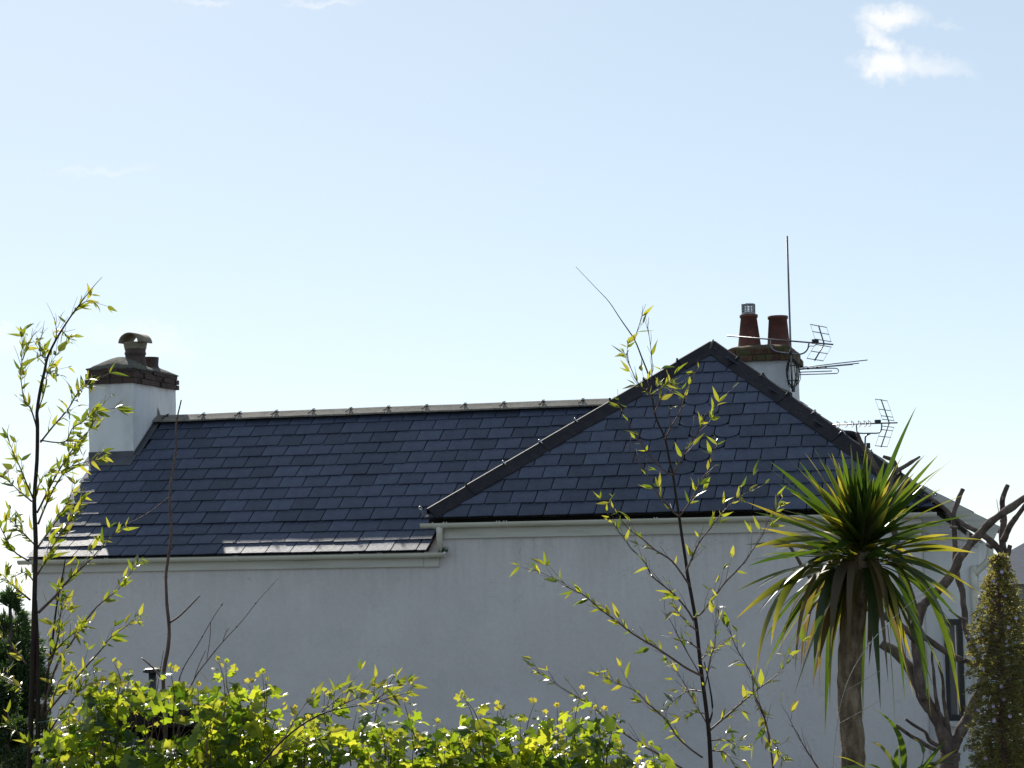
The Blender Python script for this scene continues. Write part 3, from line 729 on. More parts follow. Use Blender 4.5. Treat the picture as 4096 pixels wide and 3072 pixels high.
rod(ta, 'clamp', [hpx(3164, 1402, VA-.02), hpx(3164, 1418, VA-.02)], .026, 'black_plastic', 8, tb)
rod(ta, 'feed_cable', smooth_line([hpx(3268, 1376, VA-.14), hpx(3255, 1385, VA-.13), hpx(3240, 1384, VA-.12), hpx(3231, 1397, VA-.1)], 4), .005, 'black_plastic', 5, tb)
cm = MB(); cc = hpx(3170, 1492, VA+.03)-tb
for k in range(7):
    w_, h_ = .06+.012*(k % 4), .19+.012*(k % 3); ox = rs.uniform(-.02, .02)
    cm.tube([cc + V((ox+w_*cos(a)+.01*sin(3*a+k), rs.uniform(-.012, .012)-.015*k/7, h_*sin(a))) for a in [2*pi*i/22 for i in range(23)]], .0055, 5, cap=False)
cm.build('cable_coil', 'black_plastic', ta, True)
for k in (-.11, .1): MB().tube([cc+V((-.09, -.02, k)), cc+V((.06, -.05, k+.004)), cc+V((.06, .0, k))], .008, 5).build('lashing', 'black_plastic', ta)
MB().tube([cc+V((0, -.03, -.27)), cc+V((0, -.03, -.2))], .026, 8).build('clamp', 'black_plastic', ta)
# second aerial: folded dipole and directors sticking out beside the stack
fb = hpx(3150, 1480, 6.25); fa = thing('radio_aerial', 'folded dipole radio aerial poking out right of the right chimney', 'aerial', fb)
rod(fa, 'mast', [hpx(3150, 1600, 6.25), hpx(3150, 1440, 6.25)], .014, 'aerial_metal', 6, fb)
def fp(px, py, v): return hpx(px, py, v)
rod(fa, 'support_boom', [fp(3150, 1482, 6.2), fp(3309, 1466, 6.1)], .012, 'galvanised', 6, fb)
for p, q in (((3140, 1477), (3470, 1440)), ((3140, 1481), (3436, 1453)), ((3140, 1482), (3412, 1458))): rod(fa, 'director', [fp(*p, 6.3), fp(*q, 5.9)], .0075, 'galvanised', 6, fb)
rod(fa, 'folded_dipole', smooth_line([fp(3140, 1478, 6.2), fp(3250, 1475, 6.1), fp(3336, 1473, 6.0), fp(3351, 1477, 6.0), fp(3354, 1484, 6.0), fp(3350, 1491, 6.0), fp(3338, 1494, 6.0), fp(3250, 1497, 6.1), fp(3140, 1500, 6.2)], 3), .0075, 'galvanised', 6, fb)
rod(fa, 'director', [fp(3140, 1491, 6.2), fp(3328, 1484, 6.05)], .0075, 'galvanised', 6, fb)
for x in (3232, 3268, 3303): rod(fa, 'boom_clip', [fp(x, 1478-(x-3232)*.1, 6.1), fp(x, 1470-(x-3232)*.1, 6.1)], .016, 'black_plastic', 6, fb)
# third aerial on the far slope
VB = 8.0
m3 = [hpx(3460, 1800, VB), hpx(3461, 1760, VB), hpx(3464, 1744, VB), hpx(3482, 1734, VB)]
j3 = hpx(3557, 1691, VB)
s3u, s3l = hpx(3524, 1597, VB), hpx(3524, 1789, VB)
tc3, b3 = grid_aerial('tv_aerial', 'small grid aerial rising behind the right hip near the palm', smooth_line(m3, 3), .013, [hpx(3330, 1699, VB+.3), hpx(3590, 1691, VB-.05)],
    [hpx(3426, 1697, VB), hpx(3428, 1727, VB), hpx(3441, 1733, VB), hpx(3485, 1733, VB), hpx(3516, 1731, VB), hpx(3526, 1716, VB), hpx(3526, 1693, VB)],
    [j3, s3u], [j3, s3l], [[lerp(j3, s3u, k) for k in (.97, .55, .27, .12)], [lerp(j3, s3l, k) for k in (.16, .3, .57, .96)]], V((.26, .42, 0)), hpx(3511, 1687, VB))
for x in (3354, 3385, 3411, 3439, 3462, 3479):
    c_ = hpx(x, 1699-(x-3330)*.03, VB+.2*(3500-x)/170)-b3
    e = MB()
    for sx_, sz_ in ((1, 1), (-1, 1), (1, -1), (-1, -1)):
        e.tube([c_, c_+V((.02*sx_, .0, .022*sz_)), c_+V((.012*sx_-.02, .05*sx_, .048*sz_))], .0045, 4)
    e.build('director', 'aerial_metal', tc3)
MB().box(hpx(3473, 1781, VB)-b3-V((.026, .03, .05)), hpx(3473, 1781, VB)-b3+V((.026, .03, .035))).build('mast_clamp', 'black_plastic', tc3)
# a broken-off ridge end showing above that hip
rg = MB(); q0, q1 = hpx(3360, 1742, VB+1), hpx(3432, 1760, VB-.2)
rg.tube(smooth_line([hpx(3345, 1736, 8.6), hpx(3385, 1736, 8.6), hpx(3415, 1741, 8.6), hpx(3432, 1760, 8.6), hpx(3440, 1800, 8.6)], 4), .06, 10)
o = rg.build('ridge_end', 'hip_clay', None, True); o['label'] = 'curved brown ridge end showing over the right hip by the small aerial'; o['category'] = 'ridge end'

# ------------------------------------------------------------------ background buildings
nb = thing('neighbour_house', 'distant grey house with dark roof at the right edge behind the flower spike', 'house', at(4420, 2700, 60), -.25)
nb.location.z = 0
bx, by = 4.2, 3.5
zr = HC-1.25
MB().box((-bx, 0, -4), (bx, 8, zr)).build('wall', 'concrete_grey', nb)
MB().add([(-bx-.3, -.3, zr-.05), (bx+.3, -.3, zr-.05), (bx+.3, 8.3, zr-.05), (-bx-.3, 8.3, zr-.05), (-bx+2.2, 4, zr+1.3), (bx-2.2, 4, zr+1.3)], [(0,1,5,4),(1,2,5),(2,3,4,5),(3,0,4),(3,2,1,0)]).build('roof', 'slate', nb)
for i in range(3): MB().box((-bx+.5+i*1.1, -.03, zr-1.5), (-bx+1.2+i*1.1, .02, zr-.5)).build('window', 'glass', nb)
ob = thing('outbuilding', 'low grey roofed outbuilding behind the dark trees at the left edge', 'outbuilding', at(60, 2700, 33), .2)
ob.location.z = 0
zo = at(60, 2500, 33).z
MB().box((-1.6, 0, -3), (.42, 3, zo)).build('wall', 'concrete_grey', ob)
MB().add([(-1.8, -.2, zo-.03), (.5, -.2, zo-.03), (.5, 3.2, zo-.03), (-1.8, 3.2, zo-.03), (.0, .8, zo+.17), (.4, .8, zo+.17), (.4, 2.2, zo+.17), (0, 2.2, zo+.17)], [(0,1,5,4),(1,2,6,5),(2,3,7,6),(3,0,4,7),(4,5,6,7),(3,2,1,0)]).build('roof', 'concrete_grey', ob)

# ------------------------------------------------------------------ plants: shared pieces
def leaf_mesh(name, L, Wd, prof, mat, curl=.1, fold=.12, seg=6, tipattr=True, twist=0):
    """lance-shaped leaf along +x, normal +z"""
    vs_, fs, tipv = [], [], []
    for i in range(seg+1):
        k = i/seg; w_ = Wd*.5*prof(k); z = -curl*L*k*k; a = twist*k
        for y in (-1, 0, 1):
            vs_.append((L*k, y*w_*cos(a), z + abs(y)*w_*fold + y*w_*sin(a))); tipv.append(k)
    for i in range(seg):
        for j in range(2): fs.append((i*3+j, (i+1)*3+j, (i+1)*3+j+1, i*3+j+1))
    me = bpy.data.meshes.new(name); me.from_pydata(vs_, [], fs); me.update()
    me.materials.append(MATS[mat])
    at_ = me.attributes.new('tip', 'FLOAT', 'POINT')
    for i, k in enumerate(tipv): at_.data[i].value = k
    for p in me.polygons: p.use_smooth = True
    return me
lance = lambda k: max(.03, (min(1, k/.28)**.7)*(1-max(0, (k-.28)/.72)**1.5))
BL = [leaf_mesh('leaf', 1, .2+.04*(i % 4), lance, 'bamboo_leaf', curl=(.04, .14, .26, -.06, .18, .08)[i], fold=(.12, .3, .5, .18, .05, .4)[i], twist=(.2, -.4, .7, 0, -.9, .3)[i]) for i in range(6)]
def frame(d, nrm):
    X = d.normalized(); Z = (nrm - X*nrm.dot(X))
    if Z.length < 1e-4: Z = X.orthogonal()
    Z.normalize(); Y = Z.cross(X)
    return Matrix((X, Y, Z)).transposed().to_4x4()
def rvec(r): return V((r.gauss(0, 1), r.gauss(0, 1), r.gauss(0, 1))).normalized()

def join_leaves(name, items, meshes, mat, parent, r):
    vs_, fs, tv = [], [], []
    data = [([v.co.copy() for v in m_.vertices], [tuple(p.vertices) for p in m_.polygons], [a.value for a in m_.attributes['tip'].data] if 'tip' in m_.attributes else None) for m_ in meshes]
    for M4 in items:
        co, ff, tp_ = r.choice(data); k = len(vs_)
        vs_ += [M4 @ v for v in co]; fs += [tuple(i+k for i in f) for f in ff]
        if tp_: tv += tp_
    o = mesh_obj(name, vs_, fs, mat, parent, True); o['kind'] = 'stuff'
    if tv:
        at_ = o.data.attributes.new('tip', 'FLOAT', 'POINT'); at_.data.foreach_set('value', tv)
    return o
def trace(pts, d, dep=0.0, r=None):
    """photograph trace -> points, drifting in depth by dep metres along its length"""
    n = len(pts); return [at(x, y, d + dep*i/max(1, n-1)) for i, (x, y) in enumerate(pts)]
def arclen_sample(line, step, r):
    out = []; acc = r.uniform(0, step)
    for a, b in zip(line[:-1], line[1:]):
        L = (b-a).length
        while acc < L:
            out.append((lerp(a, b, acc/L), (b-a).normalized())); acc += step*r.uniform(.6, 1.5)
        acc -= L
    return out

def bamboo(label, culms, branches, d, seed, density, leafpx, extra_twigs=.5, maxleaf=300, group=None):
    r = random.Random(seed)
    base = at(*culms[0][0][0], d); base.z = 0
    th_ = thing('bamboo', label, 'bamboo', base, 0, group)
    top0 = None
    pxm = d/FPX
    for pts, r0, r1 in culms:
        ln = smooth_line(trace(pts, d, r.uniform(-.15, .15)), 3)
        if pts[0][1] >= 3060: ln = [V((ln[0].x, ln[0].y, 0))] + ln
        n = len(ln)
        rad = [(r0+(r1-r0)*i/(n-1))*pxm for i in range(n)]
        MB().tube([p-base for p in ln], rad, 8).build('culm', 'culm', th_, True)
        for i in range(3, n-2, 4):       # swollen nodes
            pass
    spots = []
    for pts, r0, leafy in branches:
        dep = r.uniform(-.35, .35)
        ln = smooth_line(trace(pts, d, dep), 4); n = len(ln)
        ln = [p + wob3(p, 6, .006) for p in ln]
        m_ = MB().tube([p-base for p in ln], [max(.0016, (r0*(1-i/(n-1))+.7)*pxm) for i in range(n)], 5)
        L = sum((b-a).length for a, b in zip(ln[:-1], ln[1:]))
        for p, dd in arclen_sample(ln[int(n*.12):], .042, r):
            if r.random() < extra_twigs:
                q = p + (dd + rvec(r)*.5 + V((0, 0, .25))).normalized()*r.uniform(.05, .16)
                mid = lerp(p, q, .5)+rvec(r)*.006
                m_.tube([p-base, mid-base, q-base], [.0016, .0014, .001], 4)
                if r.random() < leafy: spots.append((q, (q-p).normalized(), r.choice((1, 2, 2, 3))))
            if r.random() < leafy*density: spots.append((p, dd, r.choice((1, 1, 2) if density < 2 else (1, 2, 2, 3))))
        m_.build('branch', 'twig_brown', th_, True)
        if leafy > .3: spots.append((ln[-1], (ln[-1]-ln[-2]).normalized(), 2))
    leaves = []
    for p, dd, k in spots:
        for i in range(k):
            ang = r.uniform(.3, 1.15)
            side = rvec(r); side = (side - dd*side.dot(dd)).normalized()
            dv = (dd*cos(ang) + side*sin(ang) + V((0, 0, r.uniform(-.25, .12)))).normalized()
            L = leafpx*pxm*r.choice((.45, .7, .85, 1, 1.1, 1.3))*r.uniform(.85, 1.15)
            leaves.append((p, dv, L))
    r.shuffle(leaves)
    rest = []
    for i, (p, dv, L) in enumerate(leaves[:maxleaf]):
        nr = (rvec(r)*.8 + V((0, -.65, .45)))
        M4 = frame(dv, nr) @ Matrix.Diagonal((L, L*r.uniform(.8, 1.3), L, 1)); M4.translation = p-base
        if i < 300: inst('leaf', r.choice(BL), M4, th_)
        else: rest.append(M4)
    if rest: join_leaves('more_leaves', rest, BL, 'bamboo_leaf', th_, r)
    print('bamboo leaves', len(leaves))
    return th_

# left bamboo
Lc = [([(118,3072),(127,2767),(134,2535),(139,2348),(143,2163),(137,2006),(148,1839),(150,1700),(148,1648),(162,1555),(178,1486),(190,1430),(218,1370),(245,1324),(278,1273),(315,1222),(343,1185),(380,1139),(410,1107)], 12, .7),
      ([(152,3072),(151,2767),(148,2560),(142,2400)], 11, 7),
      ([(178,3072),(183,2767),(208,2580),(227,2420),(250,2304),(262,2230)], 7, 2)]
Lb = [([(153,1745),(127,1643),(100,1611),(88,1565),(83,1486),(88,1370),(86,1330)], 3, .45),
      ([(88,1440),(105,1400),(130,1350),(148,1325)], 2, .15),
      ([(162,1768),(231,1685),(278,1630),(315,1569),(345,1545),(380,1530)], 3.5, .75),
      ([(160,1760),(259,1768),(292,1713),(333,1685),(380,1650),(465,1632)], 2.5, .55),
      ([(148,2052),(222,1904),(296,1793),(352,1728),(372,1690)], 4, .7),
      ([(153,2098),(194,1996),(259,1885),(319,1853),(390,1840)], 4, 1.0),
      ([(134,2001),(74,1853),(28,1751)], 3.5, .5), ([(125,2006),(60,1950),(14,1904)], 3, .6),
      ([(116,2246),(51,2200),(0,2103),(-30,2060)], 3.5, .7), ([(140,2180),(90,2130),(40,2080)], 3, .8),
      ([(155,2452),(222,2383),(278,2318),(370,2232),(431,2158),(472,2126)], 5.5, .9),
      ([(150,2300),(220,2170),(280,2080),(330,1985)], 3.5, .75),
      ([(145,2200),(230,2080),(270,2010),(300,1930)], 3.5, .9),
      ([(162,2860),(231,2647),(287,2568),(366,2452),(454,2373),(514,2304),(551,2251)], 4.5, .35),
      ([(181,2860),(296,2721),(389,2619),(444,2549),(519,2498)], 4, .55),
      ([(185,2700),(230,2560),(240,2470),(250,2400)], 4, 1.2), ([(190,2640),(260,2560),(330,2510)], 3, .8),
      ([(93,2762),(40,2720),(-10,2690)], 4, .5), ([(106,2656),(50,2590),(0,2535)], 4, .5),
      ([(120,2400),(60,2350),(10,2300)], 4, .9), ([(140,2330),(100,2290),(50,2310)], 4, 1.2),
      ([(160,2980),(230,2880),(300,2790),(350,2700)], 4, .8), ([(170,3000),(260,2960),(350,2900)], 4, .9),
      ([(190,1430),(165,1420),(158,1370),(172,1330)], 2.2, .7), ([(218,1370),(226,1320),(217,1270)], 2, .25),
      ([(178,1486),(210,1490),(240,1500)], 2, .6), ([(245,1324),(280,1355)], 1.8, .6), ([(278,1273),(300,1240),(350,1205),(380,1210)], 2, .6),
      ([(150,1660),(180,1560),(196,1470),(235,1410)], 2.5, .75), ([(137,2006),(160,1930),(190,1890)], 2.5, .5),
      ([(150,3040),(100,2960),(40,2900)], 4, .6), ([(200,2860),(215,2780),(250,2690)], 3, .9)]
bamboo('tall dark stemmed bamboo rising at the left edge in front of the cottage', Lc, Lb, 13.0, 11, 2.4, 55, .9, 3200, None)

# right bamboo
Rc = [([(2843,3072),(2837,2952),(2827,2855),(2816,2767),(2800,2642),(2788,2522),(2774,2429),(2751,2304),(2744,2250),(2727,2141),(2717,2069),(2702,1972),(2692,1900),(2677,1837),(2660,1753),(2626,1677),(2613,1613),(2597,1511),(2567,1430),(2538,1359),(2495,1295),(2474,1264),(2436,1207),(2390,1158),(2303,1067)], 9.5, .8),
      ([(2837,2892),(2850,2827),(2832,2711),(2816,2647)], 5, 2)]
Rb = [([(2717,2069),(2681,2039),(2622,1963),(2580,1888),(2538,1828),(2512,1778)], 3.2, .25),
      ([(2692,1900),(2660,1883),(2597,1820),(2567,1778),(2512,1685),(2478,1630)], 3, .45),
      ([(2717,2069),(2761,2006),(2808,1917),(2841,1862),(2867,1778)], 3, .6),
      ([(2692,1900),(2732,1820),(2782,1748),(2824,1677),(2875,1609)], 3, .6),
      ([(2660,1753),(2685,1706),(2719,1643),(2753,1550),(2791,1468)], 2.6, .5),
      ([(2615,1600),(2554,1536),(2533,1489),(2512,1439),(2500,1415)], 2.2, .55),
      ([(2600,1520),(2605,1502),(2607,1443),(2599,1359),(2588,1308)], 2, .1),
      ([(2538,1359),(2555,1310),(2570,1265)], 1.8, .7), ([(2620,1650),(2650,1590),(2690,1560)], 2, .6),
      ([(2610,1600),(2580,1560),(2540,1540)], 2, .8), ([(2610,1580),(2650,1545),(2690,1535)], 2, .8),
      ([(2814,2707),(2749,2674),(2680,2628),(2601,2577),(2522,2531),(2467,2485),(2397,2434),(2332,2378),(2286,2355),(2249,2327),(2194,2304),(2130,2274)], 4.5, .5),
      ([(2810,3030),(2726,2966),(2657,2873),(2587,2809),(2532,2758),(2453,2725),(2402,2698)], 3.5, .6),
      ([(2790,3100),(2726,3072),(2633,3017),(2541,2966),(2448,2897),(2379,2836),(2323,2795),(2244,2748),(2147,2688)], 4, .4),
      ([(2760,2350),(2694,2250),(2622,2200),(2567,2153),(2521,2120),(2491,2086),(2436,2010)], 3.6, .55),
      ([(2774,2480),(2749,2438),(2680,2364),(2610,2304),(2580,2250),(2525,2196),(2495,2153),(2436,2069),(2402,1993)], 3.8, .4),
      ([(2744,2290),(2761,2250),(2791,2183),(2833,2120),(2884,2056),(2938,2001),(2997,1968)], 3.6, .6),
      ([(2774,2471),(2811,2447),(2862,2378),(2908,2322),(2981,2238),(3046,2146),(3073,2086),(3110,2020)], 4, .5),
      ([(2839,2920),(2922,2850),(2987,2795),(3052,2739),(3117,2688),(3172,2628)], 4, .55),
      ([(3093,3072),(3070,2910),(3043,2827),(3015,2772),(3005,2697),(2950,2600),(2922,2526),(2885,2475),(2867,2429)], 3.6, .3),
      ([(3274,3072),(3209,2975),(3149,2850)], 3, .12),
      ([(2788,2522),(2740,2480),(2690,2420)], 3, .6), ([(2800,2642),(2850,2600),(2900,2570)], 2.6, .6), ([(2800,2600),(2740,2560),(2700,2580)], 3, .8),
      ([(2816,2767),(2760,2760),(2700,2800),(2660,2840)], 3, .8), ([(2827,2855),(2780,2850),(2720,2870)], 3, .9),
      ([(2840,2960),(2900,2960),(2960,2990)], 3, 1.2), ([(2840,3000),(2900,3010),(2930,3050)], 3, 1.2), ([(3080,2960),(3110,2990),(3130,3040)], 2.6, 1.2),
      ([(2816,2767),(2840,2640),(2860,2560),(2862,2430)], 2, .35), ([(2800,2700),(2700,2520),(2660,2440)], 2, .3), ([(2830,2900),(2740,2740),(2690,2660)], 2, .3),
      ([(3020,2800),(3060,2880),(3050,2940)], 2.5, .9)]
bamboo('slender bamboo with sparse yellow leaves arching before the hipped roof', Rc, Rb, 12.0, 23, 1.0, 51, .9, 1500)
# bamboo cane lying out over the vine
Mc = [([(1030,3072),(1131,2961),(1233,2883),(1317,2846),(1400,2827),(1493,2813),(1557,2795),(1592,2765)], 4.5, 1)]
Mb_ = [([(1317,2846),(1363,2823),(1446,2785),(1500,2755)], 2.5, 1.1), ([(1290,2850),(1340,2804),(1377,2767),(1420,2755)], 2.5, .9), ([(1493,2813),(1530,2780),(1545,2755)], 2, 1.2),
       ([(1200,2900),(1260,2870),(1330,2850)], 3, 1.1), ([(1060,3040),(1160,2990),(1260,2960)], 3, 1.1), ([(1131,2961),(1190,2860),(1235,2800)], 3, .5), ([(1420,2825),(1490,2815),(1570,2790),(1640,2775)], 2, 1.1)]
bamboo('low bamboo cane leaning out over the vine leaves below the cottage wall', Mc, Mb_, 10.6, 31, 1.0, 62, .6, 360)

# bare cane and bare twigs
def bare(name, label, cat, lines, d, seed, mat='twig_brown'):
    r = random.Random(seed); b0 = at(*lines[0][0][0], d); b0.z = 0
    th_ = thing(name, label, cat, b0)
    for k, (pts, r0, r1) in enumerate(lines):
        ln = smooth_line(trace(pts, d, r.uniform(-.2, .2) if k else 0), 4)
        ln = [p + wob3(p, 5, .008) for p in ln]
        if pts[0][1] >= 3040: ln = [V((ln[0].x, ln[0].y, 0))] + ln
        n = len(ln); pm = d/FPX
        m_ = MB().tube([p-b0 for p in ln], [max(.0015, (r0+(r1-r0)*i/(n-1))*pm) for i in range(n)], 6)
        for i in range(5, n-1, 5):      # leaf scars
            m_.lathe([(.0005, -.006), ((r0*.8+.8)*pm*1.25, 0), (.0005, .006)], ln[i]-b0, 6, cap=False)
        m_.build('stem' if k == 0 else 'side_twig', mat, th_, True)
    return th_
bare('bare_cane', 'single tall bare cane standing in front of the cottage roof', 'bare stem',
     [([(648,3072),(662,2906),(655,2721),(671,2582),(674,2498),(667,2397),(662,2306),(671,2232),(685,2121),(683,1996),(690,1908),(701,1816),(706,1700),(725,1597)], 9.5, 2.6),
      ([(676,2494),(722,2461),(799,2383)], 4.5, 2.5), ([(650,2711),(608,2668),(565,2630)], 4.5, 2.5), ([(683,1990),(667,1999),(610,2040),(551,2075),(505,2100)], 2.2, 1.2)], 12.4, 1)
bare('bare_shrub', 'cluster of thin bare twigs rising beside the tall bare cane', 'bare shrub',
     [([(690,3072),(694,2883),(722,2707),(773,2605),(843,2489),(900,2408)], 3.4, 1.1), ([(705,3072),(722,2860),(778,2716),(829,2642),(889,2568),(963,2485),(1024,2415),(1113,2313)], 3.4, 1.0),
      ([(843,2489),(838,2560),(826,2640)], 1.4, 1.2), ([(889,2568),(905,2530),(915,2512)], 1.4, 1), ([(778,2716),(800,2650),(822,2604)], 1.6, 1), ([(600,3072),(612,2860),(640,2700),(653,2600)], 2.6, 1),
      ([(620,3072),(640,2900),(700,2760)], 2.4, 1), ([(730,3072),(700,2990),(780,2830),(830,2760)], 2.2, 1)], 12.3, 2)

# ------------------------------------------------------------------ shed with flue behind the vine, wire
DS = 12.75
shb = at(415, 2900, DS); she = at(810, 2900, DS); zsh = shb.z
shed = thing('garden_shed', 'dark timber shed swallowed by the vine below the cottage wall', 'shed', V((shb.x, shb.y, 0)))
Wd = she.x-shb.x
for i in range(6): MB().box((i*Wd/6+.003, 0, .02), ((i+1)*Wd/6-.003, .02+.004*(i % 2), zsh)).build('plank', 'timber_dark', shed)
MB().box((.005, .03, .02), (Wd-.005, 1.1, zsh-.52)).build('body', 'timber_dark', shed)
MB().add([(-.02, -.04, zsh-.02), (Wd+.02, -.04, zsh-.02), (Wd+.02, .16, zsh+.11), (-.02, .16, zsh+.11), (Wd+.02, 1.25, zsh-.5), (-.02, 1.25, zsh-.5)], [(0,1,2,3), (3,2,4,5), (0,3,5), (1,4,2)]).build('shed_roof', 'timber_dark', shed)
fx = at(592, 2700, DS).x-shb.x; fz0, fz1 = zsh, at(592, 2697, DS).z
fl = MB().lathe([(.025, fz0), (.025, fz1)], (fx, .13, 0), 14).build('flue_pipe', 'black_plastic', shed, True)
cp = MB().lathe([(.025, fz1-.002), (.048, fz1), (.05, fz1+.025), (.03, fz1+.03)], (fx, .13, 0), 14)
cp.box((fx-.055, .1, fz1+.002), (fx+.05, .16, fz1+.02)); cp.build('flue_cap', 'black_plastic', fl)
wr = MB().tube(smooth_line([at(150, 2890, 12.2), at(215, 2880, 12.2), at(300, 2858, 12.3), at(400, 2835, 12.3), at(480, 2815, 12.4)], 4), .003, 5).build('garden_wire', 'green_wire')
wr['label'] = 'thin green garden wire stretched from the bamboo to the vine'; wr['category'] = 'wire'

# ------------------------------------------------------------------ vine
def vine_outline():
    pts = []; n = 40
    for i in range(n):
        a = -pi + 2*pi*i/n + pi/n
        lob = .58 + .36*abs(cos(a*2.5))**1.1 + .13*max(0, cos(a)) ; 
        if abs(a) > 2.65: lob *= .62
        lob += .05*(1 if i % 2 else -1)
        pts.append((.12+lob*.5*cos(a)+.3, lob*.56*sin(a)))
    return pts
def vine_mesh(mat, cup, fold):
    pts = vine_outline(); n = len(pts); f_ = lambda x, y: (x, y, -cup*((x-.35)**2 + y*y) + fold*abs(y) + .03*sin(9*x+4*y))
    vs_ = [f_(.28, 0)] + [f_(.28+(x-.28)*.55, y*.55) for x, y in pts] + [f_(*p) for p in pts]
    fs = [(0, 1+i, 1+(i+1) % n) for i in range(n)] + [(1+i, 1+n+i, 1+n+(i+1) % n, 1+(i+1) % n) for i in range(n)]
    # short petiole
    k = len(vs_); vs_ += [(-.3, .012, .05), (-.3, -.012, .05), (.08, -.012, f_(.08, 0)[2]), (.08, .012, f_(.08, 0)[2])]; fs.append((k, k+1, k+2, k+3))
    me = bpy.data.meshes.new('leaf'); me.from_pydata(vs_, [], fs); me.update(); me.materials.append(MATS[mat])
    for p in me.polygons: p.use_smooth = True
    return me
VL = [vine_mesh('vine_leaf', c, f) for c, f in ((.35, .1), (.6, .25), (-.25, .2), (.2, .45), (.8, 0), (.1, -.2))]
VY = [vine_mesh('vine_young', c, f) for c, f in ((.6, .5), (.2, .3))]
rv = random.Random(77)
TOPS = [(150,2960),(210,2900),(300,2840),(370,2700),(450,2700),(530,2700),(600,2760),(690,2760),(760,2760),(830,2740),(880,2730),(930,2790),(1000,2780),(1060,2780),(1130,2860),(1250,2850),(1290,2830),(1400,2890),(1480,2880),(1560,2850),(1650,2880),(1740,2920),(1850,2880),(1930,2880),(2020,2880),(2080,2920),(2160,2870),(2300,2850),(2400,2860),(2440,2920),(2520,2990),(2650,3040),(2780,3100),(2900,3150)]
def topy(x):
    for (a, ya), (b, yb) in zip(TOPS[:-1], TOPS[1:]):
        if a <= x <= b: return ya + (yb-ya)*(x-a)/(b-a)
    return 3120
vbase = at(1300, 3072, 11.8); vbase.z = 0
vine = thing('grape_vine', 'broad bright green grape vine sprawling along the bottom in front of the white wall', 'vine', vbase)
cand = []   # (point, dir, normal, size, young, score)
def hole(x, y): return (430 < x < 820 and 2790 < y < 2975 and abs((x-620)/185)**2 + abs((y-2885)/85)**2 < 1)
stems = []
def shoot(x0, y0, x1, y1, d, lead_small=True):
    n = 8; p0, p1 = at(x0, y0, d), at(x1, y1, d+rv.uniform(-.15, .15))
    ctrl = lerp(p0, p1, .5)+V((rv.uniform(-.06, .06), rv.uniform(-.06, .06), .03))
    ln = [p0*(1-k)**2 + ctrl*2*k*(1-k) + p1*k*k for k in [i/n for i in range(n+1)]]
    ln = [p+wob3(p, 9, .008) for p in ln]
    stems.append((ln, [.0042*(1-.7*i/n) for i in range(n+1)]))
    L = (p1-p0).length; side = 1; k = .05
    while k < 1:
        i = min(n-1, int(k*n)); p = lerp(ln[i], ln[i+1], k*n-i); dd = (ln[i+1]-ln[i]).normalized()
        out = (V((side*rv.uniform(.5, 1), rv.uniform(-.8, .8), rv.uniform(-.1, .5)))).normalized()
        sz = rv.uniform(.06, .125)*(1 if k < .55 else 1-.85*(k-.55)/.45*.8)
        cand.append((p+out*sz*.35, out, sz, k > .86))
        side = -side; k += .045/L*rv.uniform(.6, 1.4)
    cand.append((p1, (V((rv.uniform(-.4, .4), -.2, 1))).normalized(), .034, True)); cand.append((p1, (V((rv.uniform(-1, 1), -.2, .6))).normalized(), .024, True))
for x1, y1 in ((372,2670),(455,2640),(530,2690),(640,2680),(680,2665),(790,2745),(872,2640),(905,2650),(985,2735),(1050,2690),(1065,2720),(1130,2820),(1300,2760),(1335,2770),(1545,2760),(1620,2800),(1660,2850),(1845,2775),(1860,2790),(1990,2815),(2000,2830),(2140,2815),(2180,2850),(2290,2850),(2330,2760),(2380,2840),(2470,2870),(2560,2990),(2600,2980),(560,2770),(420,2760),(950,2760),(1180,2840),(1430,2840),(1490,2830),(1750,2890),(1920,2850),(2080,2890),(2230,2830),(2420,2840),(330,2790),(280,2830)):
    shoot(x1+rv.uniform(-60, 60), y1+rv.uniform(150, 280), x1, y1+rv.uniform(-4, 10), rv.uniform(11.5, 11.9))
for i in range(110):
    x = rv.uniform(180, 2700); y = topy(x)
    shoot(x+rv.uniform(-90, 90), y+rv.uniform(220, 380), x, y+rv.uniform(20, 170), rv.uniform(11.35, 11.95))
n_shoot = len(cand)
for i in range(850):
    x = rv.uniform(160, 2760); y = topy(x) + 25 + 420*rv.random()**1.2
    if hole(x, y) or y > 3330: continue
    out = rvec(rv); out.z *= .5
    cand.append((at(x, y, rv.uniform(11.3, 11.95)), out.normalized(), rv.uniform(.055, .13), False))
def px_of(p):
    d = p-CAM; z = d.dot(Fw); return 2048+FPX*d.dot(Rt)/z, 1536-FPX*d.dot(Up)/z, z
for i in range(90):
    cand.append((at(rv.uniform(400, 860), rv.uniform(2755, 2850), rv.uniform(11.5, 12.4)), rvec(rv), rv.uniform(.055, .11), False))
cand = [c for c in cand if not hole(*px_of(c[0])[:2]) or rv.random() < .2]
def score(c):
    x, y, z = px_of(c[0]); vis = y < 3090 and not hole(x, y)
    return (c[2]*10 if vis else 0) - (z-11.8)*.9 + max(0, (topy(x)+140-y)/300 if vis else -2)
cand.sort(key=score, reverse=True)
def vine_M(c):
    p, out, sz, yg = c
    nr = rvec(rv)*.75 + V((0, rv.uniform(-.5, .2), .75)) if not yg else rvec(rv)
    M4 = frame((out + V((0, 0, -.35)) if not yg else out), nr) @ Matrix.Diagonal((sz, sz, sz, 1)); M4.translation = p-vbase
    return M4
for c in cand[:300]: inst('leaf', rv.choice(VY if c[3] else VL), vine_M(c), vine)
join_leaves('leaves', [vine_M(c) for c in cand[300:] if not c[3]], VL, 'vine_leaf', vine, rv)
join_leaves('young_leaves', [vine_M(c) for c in cand[300:] if c[3]], VY, 'vine_young', vine, rv)
dk = []  # added back layer whose dark colour gives the shaded gaps between leaves
